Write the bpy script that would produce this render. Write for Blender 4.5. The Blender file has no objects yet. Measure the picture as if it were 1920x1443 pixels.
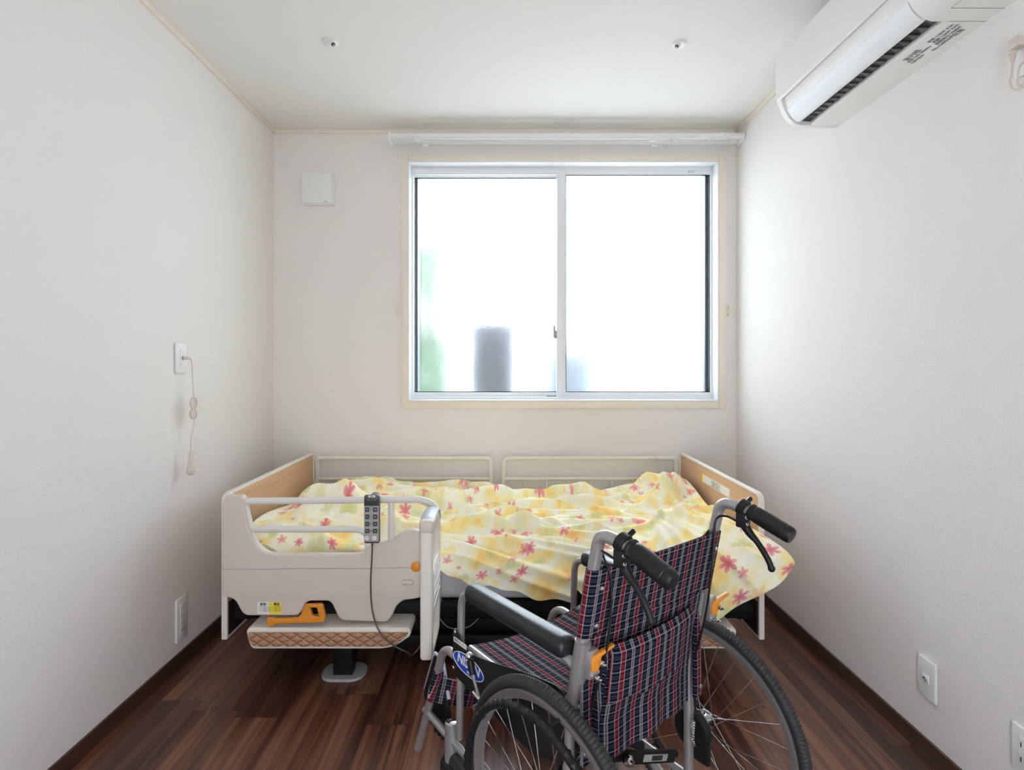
import bpy, bmesh, math, random
from mathutils import Vector, Matrix
import numpy as np
PI = math.pi
scene = bpy.context.scene
C = scene.collection

# ------------------------------------------------------------------ camera
F, CH = 1050.0, 1.19
cd = bpy.data.cameras.new('camera'); cam = bpy.data.objects.new('camera', cd); C.objects.link(cam)
cam.location = (0, 0, CH); cam.rotation_euler = (PI/2, 0, 0)
cd.sensor_width = 36; cd.lens = F/1920*36
cd.shift_x = 13/1920; cd.shift_y = -43.5/1920
cd.clip_start = .02; cd.clip_end = 200
scene.camera = cam
# ------------------------------------------------------------------ light
WORLD = 14.8
w = bpy.data.worlds.new('sky'); scene.world = w; w.use_nodes = True
bg = w.node_tree.nodes['Background']; bg.inputs[0].default_value = (.82, .897, 1, 1); bg.inputs[1].default_value = WORLD
scene.view_settings.view_transform = 'Standard'; scene.view_settings.look = 'None'
scene.view_settings.gamma = 1; scene.view_settings.exposure = 0.0
scene.view_settings.use_curve_mapping = False
scene.cycles.diffuse_bounces = 7; scene.cycles.max_bounces = 14; scene.cycles.use_denoising = True
scene.cycles.sample_clamp_indirect = 6
def portal(name, loc, rot, sx, sy):
    l = bpy.data.lights.new(name, 'AREA'); l.shape = 'RECTANGLE'; l.size = sx; l.size_y = sy
    l.cycles.is_portal = True
    o = bpy.data.objects.new(name, l); C.objects.link(o); o.location = loc; o.rotation_euler = rot

# ------------------------------------------------------------------ helpers
def X(px, Y): return (px-947)*Y/F
def Z(py, Y): return CH-(py-678)*Y/F
def W(px, py, Y): return Vector((X(px, Y), Y, Z(py, Y)))

class NT:
    def __init__(s, m): s.t = m.node_tree; s.p = s.t.nodes['Principled BSDF']
    def n(s, ty, **kw):
        x = s.t.nodes.new(ty)
        for k, v in kw.items(): setattr(x, k, v)
        return x
    def put(s, sock, v):
        if isinstance(v, bpy.types.NodeSocket): s.t.links.new(v, sock)
        elif v is not None:
            if hasattr(sock.default_value, '__len__') and len(sock.default_value) == 4 and len(v) == 3: v = (*v, 1)
            sock.default_value = v
    def m(s, op, a, b=None, c=None):
        x = s.n('ShaderNodeMath', operation=op)
        s.put(x.inputs[0], a); s.put(x.inputs[1], b); s.put(x.inputs[2], c)
        return x.outputs[0]
    def v(s, op, a, b=None, out=0):
        x = s.n('ShaderNodeVectorMath', operation=op)
        s.put(x.inputs[0], a)
        if op == 'SCALE': s.put(x.inputs['Scale'], b)
        elif b is not None: s.put(x.inputs[1], b)
        return x.outputs['Value' if op in ('LENGTH', 'DISTANCE') else 'Vector']
    def mix(s, f, a, b):
        x = s.n('ShaderNodeMix', data_type='RGBA')
        s.put(x.inputs[0], f); s.put(x.inputs[6], a); s.put(x.inputs[7], b)
        return x.outputs[2]
    def sep(s, v):
        x = s.n('ShaderNodeSeparateXYZ'); s.put(x.inputs[0], v); return x.outputs
    def comb(s, a, b, c=0.0):
        x = s.n('ShaderNodeCombineXYZ'); s.put(x.inputs[0], a); s.put(x.inputs[1], b); s.put(x.inputs[2], c); return x.outputs[0]
    def noise(s, v, sc, det=2, rough=.5, dim='3D'):
        x = s.n('ShaderNodeTexNoise', noise_dimensions=dim); s.put(x.inputs['Vector'], v)
        x.inputs['Scale'].default_value = sc; x.inputs['Detail'].default_value = det; x.inputs['Roughness'].default_value = rough
        return x.outputs['Fac']
    def ramp(s, f, stops):
        x = s.n('ShaderNodeValToRGB'); s.put(x.inputs[0], f); r = x.color_ramp
        while len(r.elements) > 1: r.elements.remove(r.elements[-1])
        r.elements[0].position = stops[0][0]; r.elements[0].color = (*stops[0][1], 1)
        for p, c in stops[1:]:
            e = r.elements.new(p); e.color = (*c, 1)
        return x.outputs[0]
    def smooth(s, x, lo, hi):
        n = s.n('ShaderNodeMapRange', interpolation_type='SMOOTHSTEP')
        s.put(n.inputs[0], x); n.inputs[1].default_value = lo; n.inputs[2].default_value = hi
        return n.outputs[0]
    def uv(s): return s.n('ShaderNodeTexCoord').outputs['UV']
    def obj(s): return s.n('ShaderNodeTexCoord').outputs['Object']
    def geo(s): return s.n('ShaderNodeNewGeometry').outputs['Position']
    def bump(s, h, st, dist=.001):
        b = s.n('ShaderNodeBump'); b.inputs['Strength'].default_value = st; b.inputs['Distance'].default_value = dist
        s.put(b.inputs['Height'], h); s.t.links.new(b.outputs[0], s.p.inputs['Normal'])

def mat(name, col, rough=.5, metal=0., spec=.5, noise=0, bumpsc=0, bumpst=.2, dist=.001):
    m = bpy.data.materials.new(name); m.use_nodes = True; t = NT(m)
    t.p.inputs['Base Color'].default_value = (*col, 1); t.p.inputs['Roughness'].default_value = rough
    t.p.inputs['Metallic'].default_value = metal; t.p.inputs['Specular IOR Level'].default_value = spec
    if noise:
        f = t.noise(t.obj(), 14, 3)
        t.put(t.p.inputs['Base Color'], t.mix(f, tuple(c*(1-noise) for c in col), tuple(min(1, c*(1+noise)) for c in col)))
    if bumpsc: t.bump(t.noise(t.obj(), bumpsc, 3), bumpst, dist)
    return m
M = {}
M['wall'] = mat('wallpaper', (.80, .762, .728), .9, bumpsc=190, bumpst=.8, dist=.0020)
M['ceil'] = mat('ceiling paper', (.79, .765, .735), .9, bumpsc=220, bumpst=.4, dist=.001)
M['cream'] = mat('cream trim', (.80, .72, .60), .55, noise=.02)
M['white'] = mat('white plastic', (.80, .79, .77), .4, noise=.01)
M['sash'] = mat('white sash', (.82, .83, .84), .35, noise=.01)
M['acw'] = mat('aircon plastic', (.82, .80, .77), .38, noise=.01)
M['base'] = mat('dark skirting', (.060, .027, .015), .45, noise=.2)
M['bedp'] = mat('beige bed plastic', (.62, .54, .47), .42, noise=.015)
M['bedp2'] = mat('pale bed plastic', (.74, .69, .62), .42, noise=.015)
M['rail'] = mat('cream rail enamel', (.78, .74, .66), .35, noise=.015)
M['ivory'] = mat('ivory rail tube', (.72, .68, .62), .32, noise=.015)
M['capgrey'] = mat('blue grey grip', (.40, .43, .50), .35, noise=.03)
M['dark'] = mat('dark steel', (.006, .006, .007), .5, spec=.25, noise=.1)
M['black'] = mat('black plastic', (.009, .009, .010), .45, spec=.35, noise=.1)
M['blackpad'] = mat('black vinyl', (.012, .013, .016), .40, spec=.45,  bumpsc=400, bumpst=.35, dist=.0006)
M['rubber'] = mat('rubber', (.024, .025, .027), .62, noise=.15)
M['silver'] = mat('silver tube', (.38, .36, .355), .33, .55, noise=.03)
M['chrome'] = mat('chrome', (.75, .75, .77), .14, 1., noise=.02)
M['rim'] = mat('alloy rim', (.43, .41, .41), .36, .7, noise=.04)
M['orange'] = mat('orange plastic', (.68, .24, .02), .4, noise=.04)
M['mattress'] = mat('grey mattress', (.60, .57, .60), .85, bumpsc=300, bumpst=.3)
M['grey'] = mat('grey plastic', (.35, .34, .34), .5, noise=.04)
M['remote'] = mat('remote case', (.085, .07, .065), .42, noise=.05)
M['keygrey'] = mat('remote face', (.36, .33, .32), .5, noise=.03)
M['keydark'] = mat('remote key', (.03, .04, .045), .45, noise=.05)
M['ink'] = mat('ink', (.03, .03, .03), .6, noise=.05)
M['inkg'] = mat('grey ink', (.22, .22, .22), .6, noise=.05)
M['paper'] = mat('label paper', (.78, .77, .74), .5, noise=.02)
M['yellow'] = mat('yellow label', (.85, .68, .04), .5, noise=.02)
M['blue'] = mat('blue badge', (.01, .06, .42), .3, noise=.03)
M['redl'] = mat('red piping', (.22, .01, .02), .7, noise=.1)
M['kerb'] = mat('pale concrete', (.6, .6, .58), .9, noise=.08)
M['leaf'] = mat('shrub leaf', (.016, .105, .003), .6, noise=.3)
M['led'] = mat('green lamp', (.05, .4, .08), .4, noise=.05)
M['slate'] = mat('slate outer frame', (.012, .022, .027), .5, noise=.05)
M['stem'] = mat('shrub stem', (.12, .07, .04), .8, noise=.2)
M['bedshade'] = mat('under-bed shade brown', (.035, .020, .014), .5, noise=.15)  # shade under the bed, put into a dark brown colour
M['post'] = mat('charcoal render', (.012, .012, .015), .8, noise=.1)
M['bluebox'] = mat('blue grey sheet', (.030, .042, .050), .6, noise=.06)
M['slot'] = mat('air outlet black', (.010, .008, .010), .6, noise=.1)
M['vane'] = mat('dark vane', (.06, .055, .06), .45, noise=.05)
M['clear'] = mat('clear runner', (.78, .78, .76), .2, noise=.03)

def wood_mat():
    m = bpy.data.materials.new('tan board'); m.use_nodes = True; t = NT(m)
    p = t.v('MULTIPLY', t.geo(), (30, 1.6, 60))
    f = t.noise(p, 1.2, 5, .6)
    t.put(t.p.inputs['Base Color'], t.ramp(f, [(.25, (.45, .265, .14)), (.5, (.50, .305, .17)), (.8, (.55, .345, .195))]))
    t.p.inputs['Roughness'].default_value = .5
    return m
M['wood'] = wood_mat()
def floor_mat():
    m = bpy.data.materials.new('walnut floorboards'); m.use_nodes = True; t = NT(m)
    s = t.sep(t.geo())
    pw = .1515
    xx = t.m('DIVIDE', t.m('ADD', s[0], 3.03), pw); ix = t.m('FLOOR', xx)
    wn = t.n('ShaderNodeTexWhiteNoise', noise_dimensions='1D'); t.put(wn.inputs['W'], ix)
    yy = t.m('ADD', t.m('DIVIDE', t.m('ADD', s[1], 5.0), .909), t.m('MULTIPLY', wn.outputs[0], 3.0)); iy = t.m('FLOOR', yy)
    w2 = t.n('ShaderNodeTexWhiteNoise', noise_dimensions='2D'); t.put(w2.inputs['Vector'], t.comb(ix, iy))
    # three strips inside each board
    st = t.m('FLOOR', t.m('MULTIPLY', xx, 3.0))
    w3 = t.n('ShaderNodeTexWhiteNoise', noise_dimensions='2D'); t.put(w3.inputs['Vector'], t.comb(st, iy))
    off = t.m('MULTIPLY', w2.outputs[0], 40.0)
    vec = t.comb(t.m('MULTIPLY', t.m('ADD', s[0], off), 62.0), t.m('MULTIPLY', s[1], 1.7), off)
    g = t.noise(vec, 1.0, 6, .62)
    vec2 = t.comb(t.m('MULTIPLY', t.m('ADD', s[0], off), 26.0), t.m('MULTIPLY', s[1], .9), off)
    g2 = t.noise(vec2, 1.0, 3, .5)
    f = t.m('ADD', t.m('MULTIPLY', g, .55), t.m('MULTIPLY', g2, .45))
    f = t.m('ADD', f, t.m('MULTIPLY', t.m('SUBTRACT', w2.outputs[0], .5), .13))
    f = t.m('ADD', f, t.m('MULTIPLY', t.m('SUBTRACT', w3.outputs[0], .5), .09))
    c = t.ramp(f, [(.30, (.024, .009, .007)), (.42, (.066, .025, .016)), (.52, (.128, .050, .030)), (.61, (.205, .090, .053)), (.74, (.27, .13, .08))])
    ex = t.m('ABSOLUTE', t.m('SUBTRACT', t.m('FRACT', xx), .5)); ey = t.m('ABSOLUTE', t.m('SUBTRACT', t.m('FRACT', yy), .5))
    gap = t.m('MAXIMUM', t.m('GREATER_THAN', ex, .4925), t.m('GREATER_THAN', ey, .4988))
    c = t.mix(t.m('MULTIPLY', gap, .75), c, (.012, .005, .004))
    t.put(t.p.inputs['Base Color'], c)
    t.put(t.p.inputs['Roughness'], t.m('ADD', .24, t.m('MULTIPLY', g, .12)))
    t.p.inputs['Specular IOR Level'].default_value = .6
    t.bump(t.m('SUBTRACT', g, gap), .12, .0006)
    return m
M['floor'] = floor_mat()
def plaid_mat():
    m = bpy.data.materials.new('navy tartan'); m.use_nodes = True; t = NT(m)
    s = t.sep(t.uv())
    def band(c, per, cen, wd):
        q = t.m('FRACT', t.m('ADD', t.m('DIVIDE', c, per), .5-cen/per+10))
        return t.m('LESS_THAN', t.m('ABSOLUTE', t.m('SUBTRACT', q, .5)), wd/per/2)
    def mx(*a):
        r = a[0]
        for b in a[1:]: r = t.m('MAXIMUM', r, b)
        return r
    P = .053
    red = band(s[0], P, 0, .0105)
    ed = mx(band(s[0], P, -.0061, .0013), band(s[0], P, .0061, .0013))
    wv = mx(band(s[0], P, P/2-.0027, .0034), band(s[0], P, P/2+.0027, .0034))
    Q = .0205
    wh = band(s[1], Q, 0, .0022)
    wl = mx(band(s[1], Q, Q/2-.0021, .0010), band(s[1], Q, Q/2+.0021, .0010))
    weave = t.noise(t.v('MULTIPLY', t.uv(), (900, 900, 1)), 1, 1)
    c = t.mix(red, (.0055, .009, .022), (.145, .006, .018))
    c = t.mix(t.m('MULTIPLY', wh, .34), c, (.48, .44, .42))
    c = t.mix(t.m('MULTIPLY', wl, .20), c, (.42, .39, .40))
    c = t.mix(t.m('MULTIPLY', wv, .42), c, (.50, .44, .43))
    c = t.mix(t.m('MULTIPLY', ed, .65), c, (.55, .48, .45))
    c = t.mix(t.m('MULTIPLY', weave, .25), c, t.v('SCALE', c, .45))
    t.put(t.p.inputs['Base Color'], c); t.p.inputs['Roughness'].default_value = .85
    t.p.inputs['Specular IOR Level'].default_value = .08
    t.bump(weave, .3, .0004)
    return m
M['plaid'] = plaid_mat()
def quilt_mat():
    m = bpy.data.materials.new('tan quilted leather'); m.use_nodes = True; t = NT(m)
    s = t.sep(t.obj())
    a = t.m('MULTIPLY', s[0], 21.0); b = t.m('MULTIPLY', s[2], 34.0)
    def tri(q): return t.m('ABSOLUTE', t.m('SUBTRACT', t.m('FRACT', q), .5))
    d = t.m('MINIMUM', t.m('SUBTRACT', .5, tri(t.m('ADD', a, t.m('ADD', b, 60)))), t.m('SUBTRACT', .5, tri(t.m('ADD', t.m('SUBTRACT', a, b), 60))))
    h = t.smooth(d, 0, .28)
    ln = t.smooth(d, .015, .05)
    t.put(t.p.inputs['Base Color'], t.mix(ln, (.26, .125, .07), (.44, .235, .135)))
    t.p.inputs['Roughness'].default_value = .5
    t.bump(h, .8, .006)
    return m
M['quilt'] = quilt_mat()
def duvet_mat():
    m = bpy.data.materials.new('yellow floral cotton'); m.use_nodes = True; t = NT(m)
    uv = t.uv()
    base = t.ramp(t.noise(uv, 6.0, 3, .6), [(.30, (.92, .58, .18)), (.41, (.93, .74, .33)), (.48, (.94, .87, .62)), (.545, (.94, .91, .78)), (.62, (.93, .78, .38)), (.74, (.92, .58, .18))])
    base = t.mix(t.smooth(t.noise(t.v('ADD', uv, (7, 3, 0)), 6, 2), .62, .72), base, (.78, .80, .48))
    def layer(col, sc, off, R, k, thr, c1, c2, depth, warp=.0):
        p = t.v('ADD', t.v('SCALE', uv, sc), off)
        vo = t.n('ShaderNodeTexVoronoi', voronoi_dimensions='2D', feature='F1'); t.put(vo.inputs['Vector'], p)
        vo.inputs['Scale'].default_value = 1; vo.inputs['Randomness'].default_value = .85
        loc = t.v('SUBTRACT', p, vo.outputs['Position']); l = t.sep(loc); r = t.v('LENGTH', loc)
        rc = t.sep(vo.outputs['Color'])
        ang = t.m('ADD', t.m('ARCTAN2', l[1], l[0]), t.m('MULTIPLY', rc[0], 6.28))
        pet = t.m('ABSOLUTE', t.m('COSINE', t.m('MULTIPLY', ang, k/2)))
        rr = t.m('MULTIPLY', t.m('ADD', .32, t.m('MULTIPLY', t.m('POWER', pet, .8), .68)), t.m('MULTIPLY', t.m('ADD', .65, t.m('MULTIPLY', rc[1], .5)), R))
        q = t.m('DIVIDE', r, rr)
        mask = t.m('SUBTRACT', 1.0, t.smooth(q, .86, 1.02))
        mask = t.m('MULTIPLY', mask, t.m('GREATER_THAN', rc[2], thr))
        fade = t.noise(t.v('SCALE', uv, 60), 1, 2)
        inner = t.m('ADD', t.m('MULTIPLY', q, .6), t.m('MULTIPLY', fade, .4))
        cc = t.mix(t.smooth(inner, .25, .8), c1, c2)
        vein = t.m('GREATER_THAN', t.m('SUBTRACT', pet, t.m('MULTIPLY', q, .02)), .985)
        cc = t.mix(t.m('MULTIPLY', vein, .5), cc, (.9, .75, .7))
        return t.mix(t.m('MULTIPLY', mask, depth), col, cc)
    c = layer(base, 8.5, (3.3, 1.7, 0), .28, 7, .60, (.85, .42, .06), (.85, .62, .22), .6)
    c = layer(c, 9.5, (9.1, 4.2, 0), .34, 2, .45, (.50, .55, .14), (.66, .70, .32), .55)
    c = layer(c, 8.8, (1.2, 8.8, 0), .30, 3, .66, (.60, .64, .24), (.78, .78, .45), .45)
    c = layer(c, 7.6, (5.7, 2.6, 0), .225, 6, .40, (.60, .03, .10), (.82, .30, .36), .85)
    c = layer(c, 14.0, (2.2, 6.1, 0), .28, 5, .78, (.66, .06, .10), (.84, .38, .42), .75)
    t.put(t.p.inputs['Base Color'], c); t.p.inputs['Roughness'].default_value = .8
    t.p.inputs['Specular IOR Level'].default_value = .25
    t.p.inputs['Subsurface Weight'].default_value = .2; t.p.inputs['Subsurface Radius'].default_value = (1, .75, .4); t.p.inputs['Subsurface Scale'].default_value = .03
    t.bump(t.noise(t.v('SCALE', uv, 700), 1, 2), .15, .0004)
    return m
M['duvet'] = duvet_mat()
def pane_mat():
    m = bpy.data.materials.new('obscured glass'); m.use_nodes = True; t = NT(m)
    out = t.t.nodes['Material Output']; g = t.n('ShaderNodeBsdfGlass')
    g.inputs['Color'].default_value = (.96, .985, .99, 1); g.inputs['Roughness'].default_value = .30; g.inputs['IOR'].default_value = 1.35
    b = t.n('ShaderNodeBump'); b.inputs['Strength'].default_value = .35; b.inputs['Distance'].default_value = .002
    t.put(b.inputs['Height'], t.noise(t.geo(), 170, 2)); t.t.links.new(b.outputs[0], g.inputs['Normal'])
    t.t.links.new(g.outputs[0], out.inputs['Surface'])
    return m
M['pane'] = pane_mat()

def smooth(me, ang=35):
    for p in me.polygons: p.use_smooth = True
    try: me.set_sharp_from_angle(angle=math.radians(ang))
    except Exception: pass
def obj(name, g, m, parent=None, label=None, sm=True):
    """g: bmesh or mesh; links it as one mesh object"""
    if isinstance(g, bmesh.types.BMesh):
        me = bpy.data.meshes.new(name); bmesh.ops.recalc_face_normals(g, faces=g.faces)
        g.to_mesh(me); g.free()
    else: me = g; me.name = name
    if sm: smooth(me)
    o = bpy.data.objects.new(name, me); C.objects.link(o)
    for q in (m if isinstance(m, (list, tuple)) else [m]): me.materials.append(M[q])
    if parent is not None: o.parent = parent
    if label: o['label'] = label
    return o
def nb(): return bmesh.new()
def box(bm, x0, x1, y0, y1, z0, z1, bev=0, seg=2, mi=0):
    r = bmesh.ops.create_cube(bm, size=1)
    vs = r['verts']
    for v in vs: v.co = Vector(((x0+x1)/2+v.co.x*(x1-x0), (y0+y1)/2+v.co.y*(y1-y0), (z0+z1)/2+v.co.z*(z1-z0)))
    fs = set(f for v in vs for f in v.link_faces)
    for f in fs: f.material_index = mi
    if bev:
        es = list(set(e for v in vs for e in v.link_edges))
        bmesh.ops.bevel(bm, geom=es, offset=bev, segments=seg, profile=.5, affect='EDGES')
    return bm
def obox(bm, c, ax, ay, az, sx, sy, sz, bev=0, mi=0):
    """oriented box, centre c, unit axes, full sizes"""
    r = bmesh.ops.create_cube(bm, size=1); vs = r['verts']
    for f in set(f for v in vs for f in v.link_faces): f.material_index = mi
    if bev:
        for v in vs: v.co = Vector((v.co.x*sx, v.co.y*sy, v.co.z*sz))
        n0 = set(bm.verts) - set(vs)
        es = list(set(e for v in vs for e in v.link_edges))
        bmesh.ops.bevel(bm, geom=es, offset=bev, segments=2, profile=.5, affect='EDGES')
        vs = [v for v in bm.verts if v not in n0]
        for v in vs: p = v.co.copy(); v.co = Vector(c)+ax*p.x+ay*p.y+az*p.z
    else:
        for v in vs: p = v.co.copy(); v.co = Vector(c)+ax*(p.x*sx)+ay*(p.y*sy)+az*(p.z*sz)
    return bm
def rp(pts, r, n=6):
    """round the corners of a path"""
    pts = [Vector(p) for p in pts]; out = [pts[0]]
    for i in range(1, len(pts)-1):
        a, b, c = pts[i-1], pts[i], pts[i+1]
        d1, d2 = (a-b), (c-b); q = min(r, d1.length*.49, d2.length*.49)
        p0 = b+d1.normalized()*q; p2 = b+d2.normalized()*q
        for k in range(n+1):
            u = k/n; out.append(p0*(1-u)**2+b*2*u*(1-u)+p2*u*u)
    out.append(pts[-1]); return out
def cr(pts, n=8, closed=False):
    """catmull-rom resample"""
    pts = [Vector(p) for p in pts]; N = len(pts); out = []
    for i in range(N if closed else N-1):
        p = [pts[(i+k) % N] if closed else pts[max(0, min(N-1, i+k))] for k in (-1, 0, 1, 2)]
        for k in range(n):
            t = k/n
            out.append(.5*((2*p[1])+(p[2]-p[0])*t+(2*p[0]-5*p[1]+4*p[2]-p[3])*t*t+(3*p[1]-p[0]-3*p[2]+p[3])*t**3))
    if not closed: out.append(pts[-1])
    return out
def tube(bm, path, r, seg=12, closed=False, cap=True, mi=0, sx=1, up=None):
    """sweep a circle (radius r or list) along path"""
    P = [Vector(p) for p in path]
    Q = [P[0]]
    for p in P[1:]:
        if (p-Q[-1]).length > 1e-6: Q.append(p)
    P = Q; N = len(P); rs = r if isinstance(r, (list, tuple)) else [r]*N
    if len(rs) != N: rs = [rs[0]]*N
    T = []
    for i in range(N):
        if closed: d = P[(i+1) % N]-P[i-1]
        else: d = P[min(N-1, i+1)]-P[max(0, i-1)]
        T.append(d.normalized())
    u = Vector(up) if up else (Vector((0, 0, 1)) if abs(T[0].z) < .9 else Vector((1, 0, 0)))
    u = (u-T[0]*u.dot(T[0])).normalized(); rings = []
    for i in range(N):
        u = (u-T[i]*u.dot(T[i])).normalized(); v = T[i].cross(u)
        rings.append([bm.verts.new(P[i]+(u*math.cos(a)*sx+v*math.sin(a))*rs[i]) for a in [2*PI*k/seg for k in range(seg)]])
    for i in range(N if closed else N-1):
        A, B = rings[i], rings[(i+1) % N]
        for k in range(seg):
            f = bm.faces.new((A[k], A[(k+1) % seg], B[(k+1) % seg], B[k])); f.material_index = mi
    if cap and not closed:
        bm.faces.new(rings[0][::-1]).material_index = mi; bm.faces.new(rings[-1]).material_index = mi
    return bm
def cyl(bm, a, b, r, seg=20, mi=0, r2=None):
    return tube(bm, [a, b], [r, r if r2 is None else r2], seg, mi=mi)
def lathe(bm, prof, c, axis, seg=32, mi=0):
    """prof: list of (radius, along axis)"""
    axis = Vector(axis).normalized(); c = Vector(c)
    u = axis.orthogonal().normalized(); v = axis.cross(u); rings = []
    for (r, h) in prof:
        r = max(r, 1e-5)
        rings.append([bm.verts.new(c+axis*h+(u*math.cos(2*PI*k/seg)+v*math.sin(2*PI*k/seg))*r) for k in range(seg)])
    for A, B in zip(rings, rings[1:]):
        for k in range(seg): bm.faces.new((A[k], A[(k+1) % seg], B[(k+1) % seg], B[k])).material_index = mi
    bm.faces.new(rings[0][::-1]); bm.faces.new(rings[-1])
    return bm
def plate(outs, th, bev, o, ax, ay, seg=3):
    """filled 2D outline(s) with holes, extruded symmetrically to thickness th with rounded rim; o origin, ax/ay in-plane axes"""
    cu = bpy.data.curves.new('c', 'CURVE'); cu.dimensions = '2D'; cu.fill_mode = 'BOTH'
    cu.extrude = max(th/2-bev, 1e-5); cu.bevel_depth = bev; cu.bevel_resolution = seg; cu.offset = -bev
    for pts in outs:
        sp = cu.splines.new('POLY'); sp.points.add(len(pts)-1); sp.use_cyclic_u = True
        for q, p in zip(sp.points, pts): q.co = (p[0], p[1], 0, 1)
    ob = bpy.data.objects.new('c', cu); C.objects.link(ob)
    dg = bpy.context.evaluated_depsgraph_get(); dg.update()
    me = bpy.data.meshes.new_from_object(ob.evaluated_get(dg)); bpy.data.objects.remove(ob); bpy.data.curves.remove(cu)
    ax, ay, o = Vector(ax), Vector(ay), Vector(o); az = ax.cross(ay)
    me.transform(Matrix(((ax.x, ay.x, az.x, o.x), (ax.y, ay.y, az.y, o.y), (ax.z, ay.z, az.z, o.z), (0, 0, 0, 1))))
    b = bmesh.new(); b.from_mesh(me); bmesh.ops.remove_doubles(b, verts=b.verts, dist=1e-6); b.to_mesh(me); b.free()
    me.materials.clear()
    return me
def rect2(x0, x1, y0, y1, r=0, n=4):
    if not r: return [(x0, y0), (x1, y0), (x1, y1), (x0, y1)]
    out = []
    for cx, cy, a0 in ((x1-r, y0+r, -90), (x1-r, y1-r, 0), (x0+r, y1-r, 90), (x0+r, y0+r, 180)):
        for k in range(n+1):
            a = math.radians(a0+90*k/n); out.append((cx+r*math.cos(a), cy+r*math.sin(a)))
    return out
def rpoly(pts, r, n=5):
    """round the corners of a closed 2D polygon; r a number or one per corner"""
    out = []; N = len(pts)
    for i in range(N):
        a, b, c = Vector(pts[i-1]), Vector(pts[i]), Vector(pts[(i+1) % N])
        rr = r[i] if isinstance(r, (list, tuple)) else r
        d1, d2 = a-b, c-b; q = min(rr, d1.length*.48, d2.length*.48)
        p0 = b+d1.normalized()*q; p2 = b+d2.normalized()*q
        for k in range(n+1):
            u = k/n; out.append(tuple(p0*(1-u)**2+b*2*u*(1-u)+p2*u*u))
    return out
def text(s, size, o, ax, ay, depth=.0003, align='CENTER', shear=0, bold=0):
    cu = bpy.data.curves.new('t', 'FONT'); cu.body = s; cu.size = size; cu.extrude = depth; cu.align_x = align; cu.align_y = 'CENTER'
    cu.shear = shear; cu.offset = bold; cu.resolution_u = 2
    ob = bpy.data.objects.new('t', cu); C.objects.link(ob)
    dg = bpy.context.evaluated_depsgraph_get(); dg.update()
    me = bpy.data.meshes.new_from_object(ob.evaluated_get(dg)); bpy.data.objects.remove(ob); bpy.data.curves.remove(cu)
    ax, ay, o = Vector(ax), Vector(ay), Vector(o); az = ax.cross(ay)
    me.transform(Matrix(((ax.x, ay.x, az.x, o.x), (ax.y, ay.y, az.y, o.y), (ax.z, ay.z, az.z, o.z), (0, 0, 0, 1))))
    me.materials.clear(); return me
def join(meshes):
    b = bmesh.new()
    for k, me in enumerate(meshes):
        n = len(b.faces); b.from_mesh(me); b.faces.ensure_lookup_table()
        for f in b.faces[n:]: f.material_index = k
    return b
def planar_uv(me, fu, fv):
    uv = me.uv_layers.new(name='uv') if not me.uv_layers else me.uv_layers[0]
    for l in me.loops:
        co = me.vertices[l.vertex_index].co; uv.data[l.index].uv = (fu(co), fv(co))
def thing(name, label, cat, loc=(0, 0, 0), rotz=0, group=None):
    o = bpy.data.objects.new(name, None); C.objects.link(o); o.location = loc; o.rotation_euler = (0, 0, rotz)
    o.empty_display_size = .05
    o['label'] = label; o['category'] = cat
    if group: o['group'] = group
    return o
def tag(o, label, cat, group=None):
    o['label'] = label; o['category'] = cat
    if group: o['group'] = group
    return o
def struct(name, bm, m, parent=None):
    o = obj(name, bm, m, parent)
    if parent is None: o['kind'] = 'structure'
    return o
def settle(root, loc):
    """move a thing's origin to loc while its parts stay where they are"""
    loc = Vector(loc); root.location = loc
    for c in root.children:
        if c.type == 'MESH' : c.data.transform(Matrix.Translation(-loc))
        for d in c.children: d.data.transform(Matrix.Translation(-loc))

# ------------------------------------------------------------------ room shell
XL, XR, YB, YF, HC = -1.276, 1.274, 3.088, -1.05, 2.469
wx0, wx1, wz0, wz1 = -.535, 1.176, .972, 2.293
struct('floor', box(nb(), XL-.12, XR+.12, YF-.1, YB+.15, -.1, 0), 'floor')
struct('ceiling', box(nb(), XL-.12, XR+.12, YF-.1, YB+.15, HC, HC+.1), 'ceil')
struct('wall_left', box(nb(), XL-.12, XL, YF-.1, YB+.15, 0, HC), 'wall')
struct('wall_right', box(nb(), XR, XR+.12, YF-.1, YB+.15, 0, HC), 'wall')
b = nb()
box(b, XL, wx0, YB, YB+.15, 0, HC); box(b, wx1, XR, YB, YB+.15, 0, HC)
box(b, wx0, wx1, YB, YB+.15, 0, wz0); box(b, wx0, wx1, YB, YB+.15, wz1, HC)
struct('wall_back', b, 'wall')
# unseen wall behind the camera; narrow opening added to let in fill daylight
ox0, ox1, oz1 = -.15, .35, 1.85
b = nb()
box(b, XL, ox0, YF-.1, YF, 0, HC); box(b, ox1, XR, YF-.1, YF, 0, HC); box(b, ox0, ox1, YF-.1, YF, oz1, HC)
struct('wall_front', b, 'wall')
portal('added opening daylight', ((ox0+ox1)/2, YF-.05, oz1/2), (PI/2, 0, 0), ox1-ox0, oz1)  # guides sky light through the added rear opening
portal('window daylight', ((wx0+wx1)/2, YB+.16, (wz0+wz1)/2), (-PI/2, 0, 0), wx1-wx0, wz1-wz0)
struct('baseboard_left', box(nb(), XL, XL+.009, YF, YB, 0, .055, .001), 'base')
struct('baseboard_right', box(nb(), XR-.009, XR, YF, YB, 0, .055, .001), 'base')
struct('baseboard_back', box(nb(), XL+.009, XR-.009, YB-.009, YB, 0, .055, .001), 'base')
struct('trim_1', box(nb(), XL, XL+.012, YF, YB, HC-.022, HC, .002), 'cream')
struct('trim_2', box(nb(), XR-.012, XR, YF, YB, HC-.022, HC, .002), 'cream')
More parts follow.
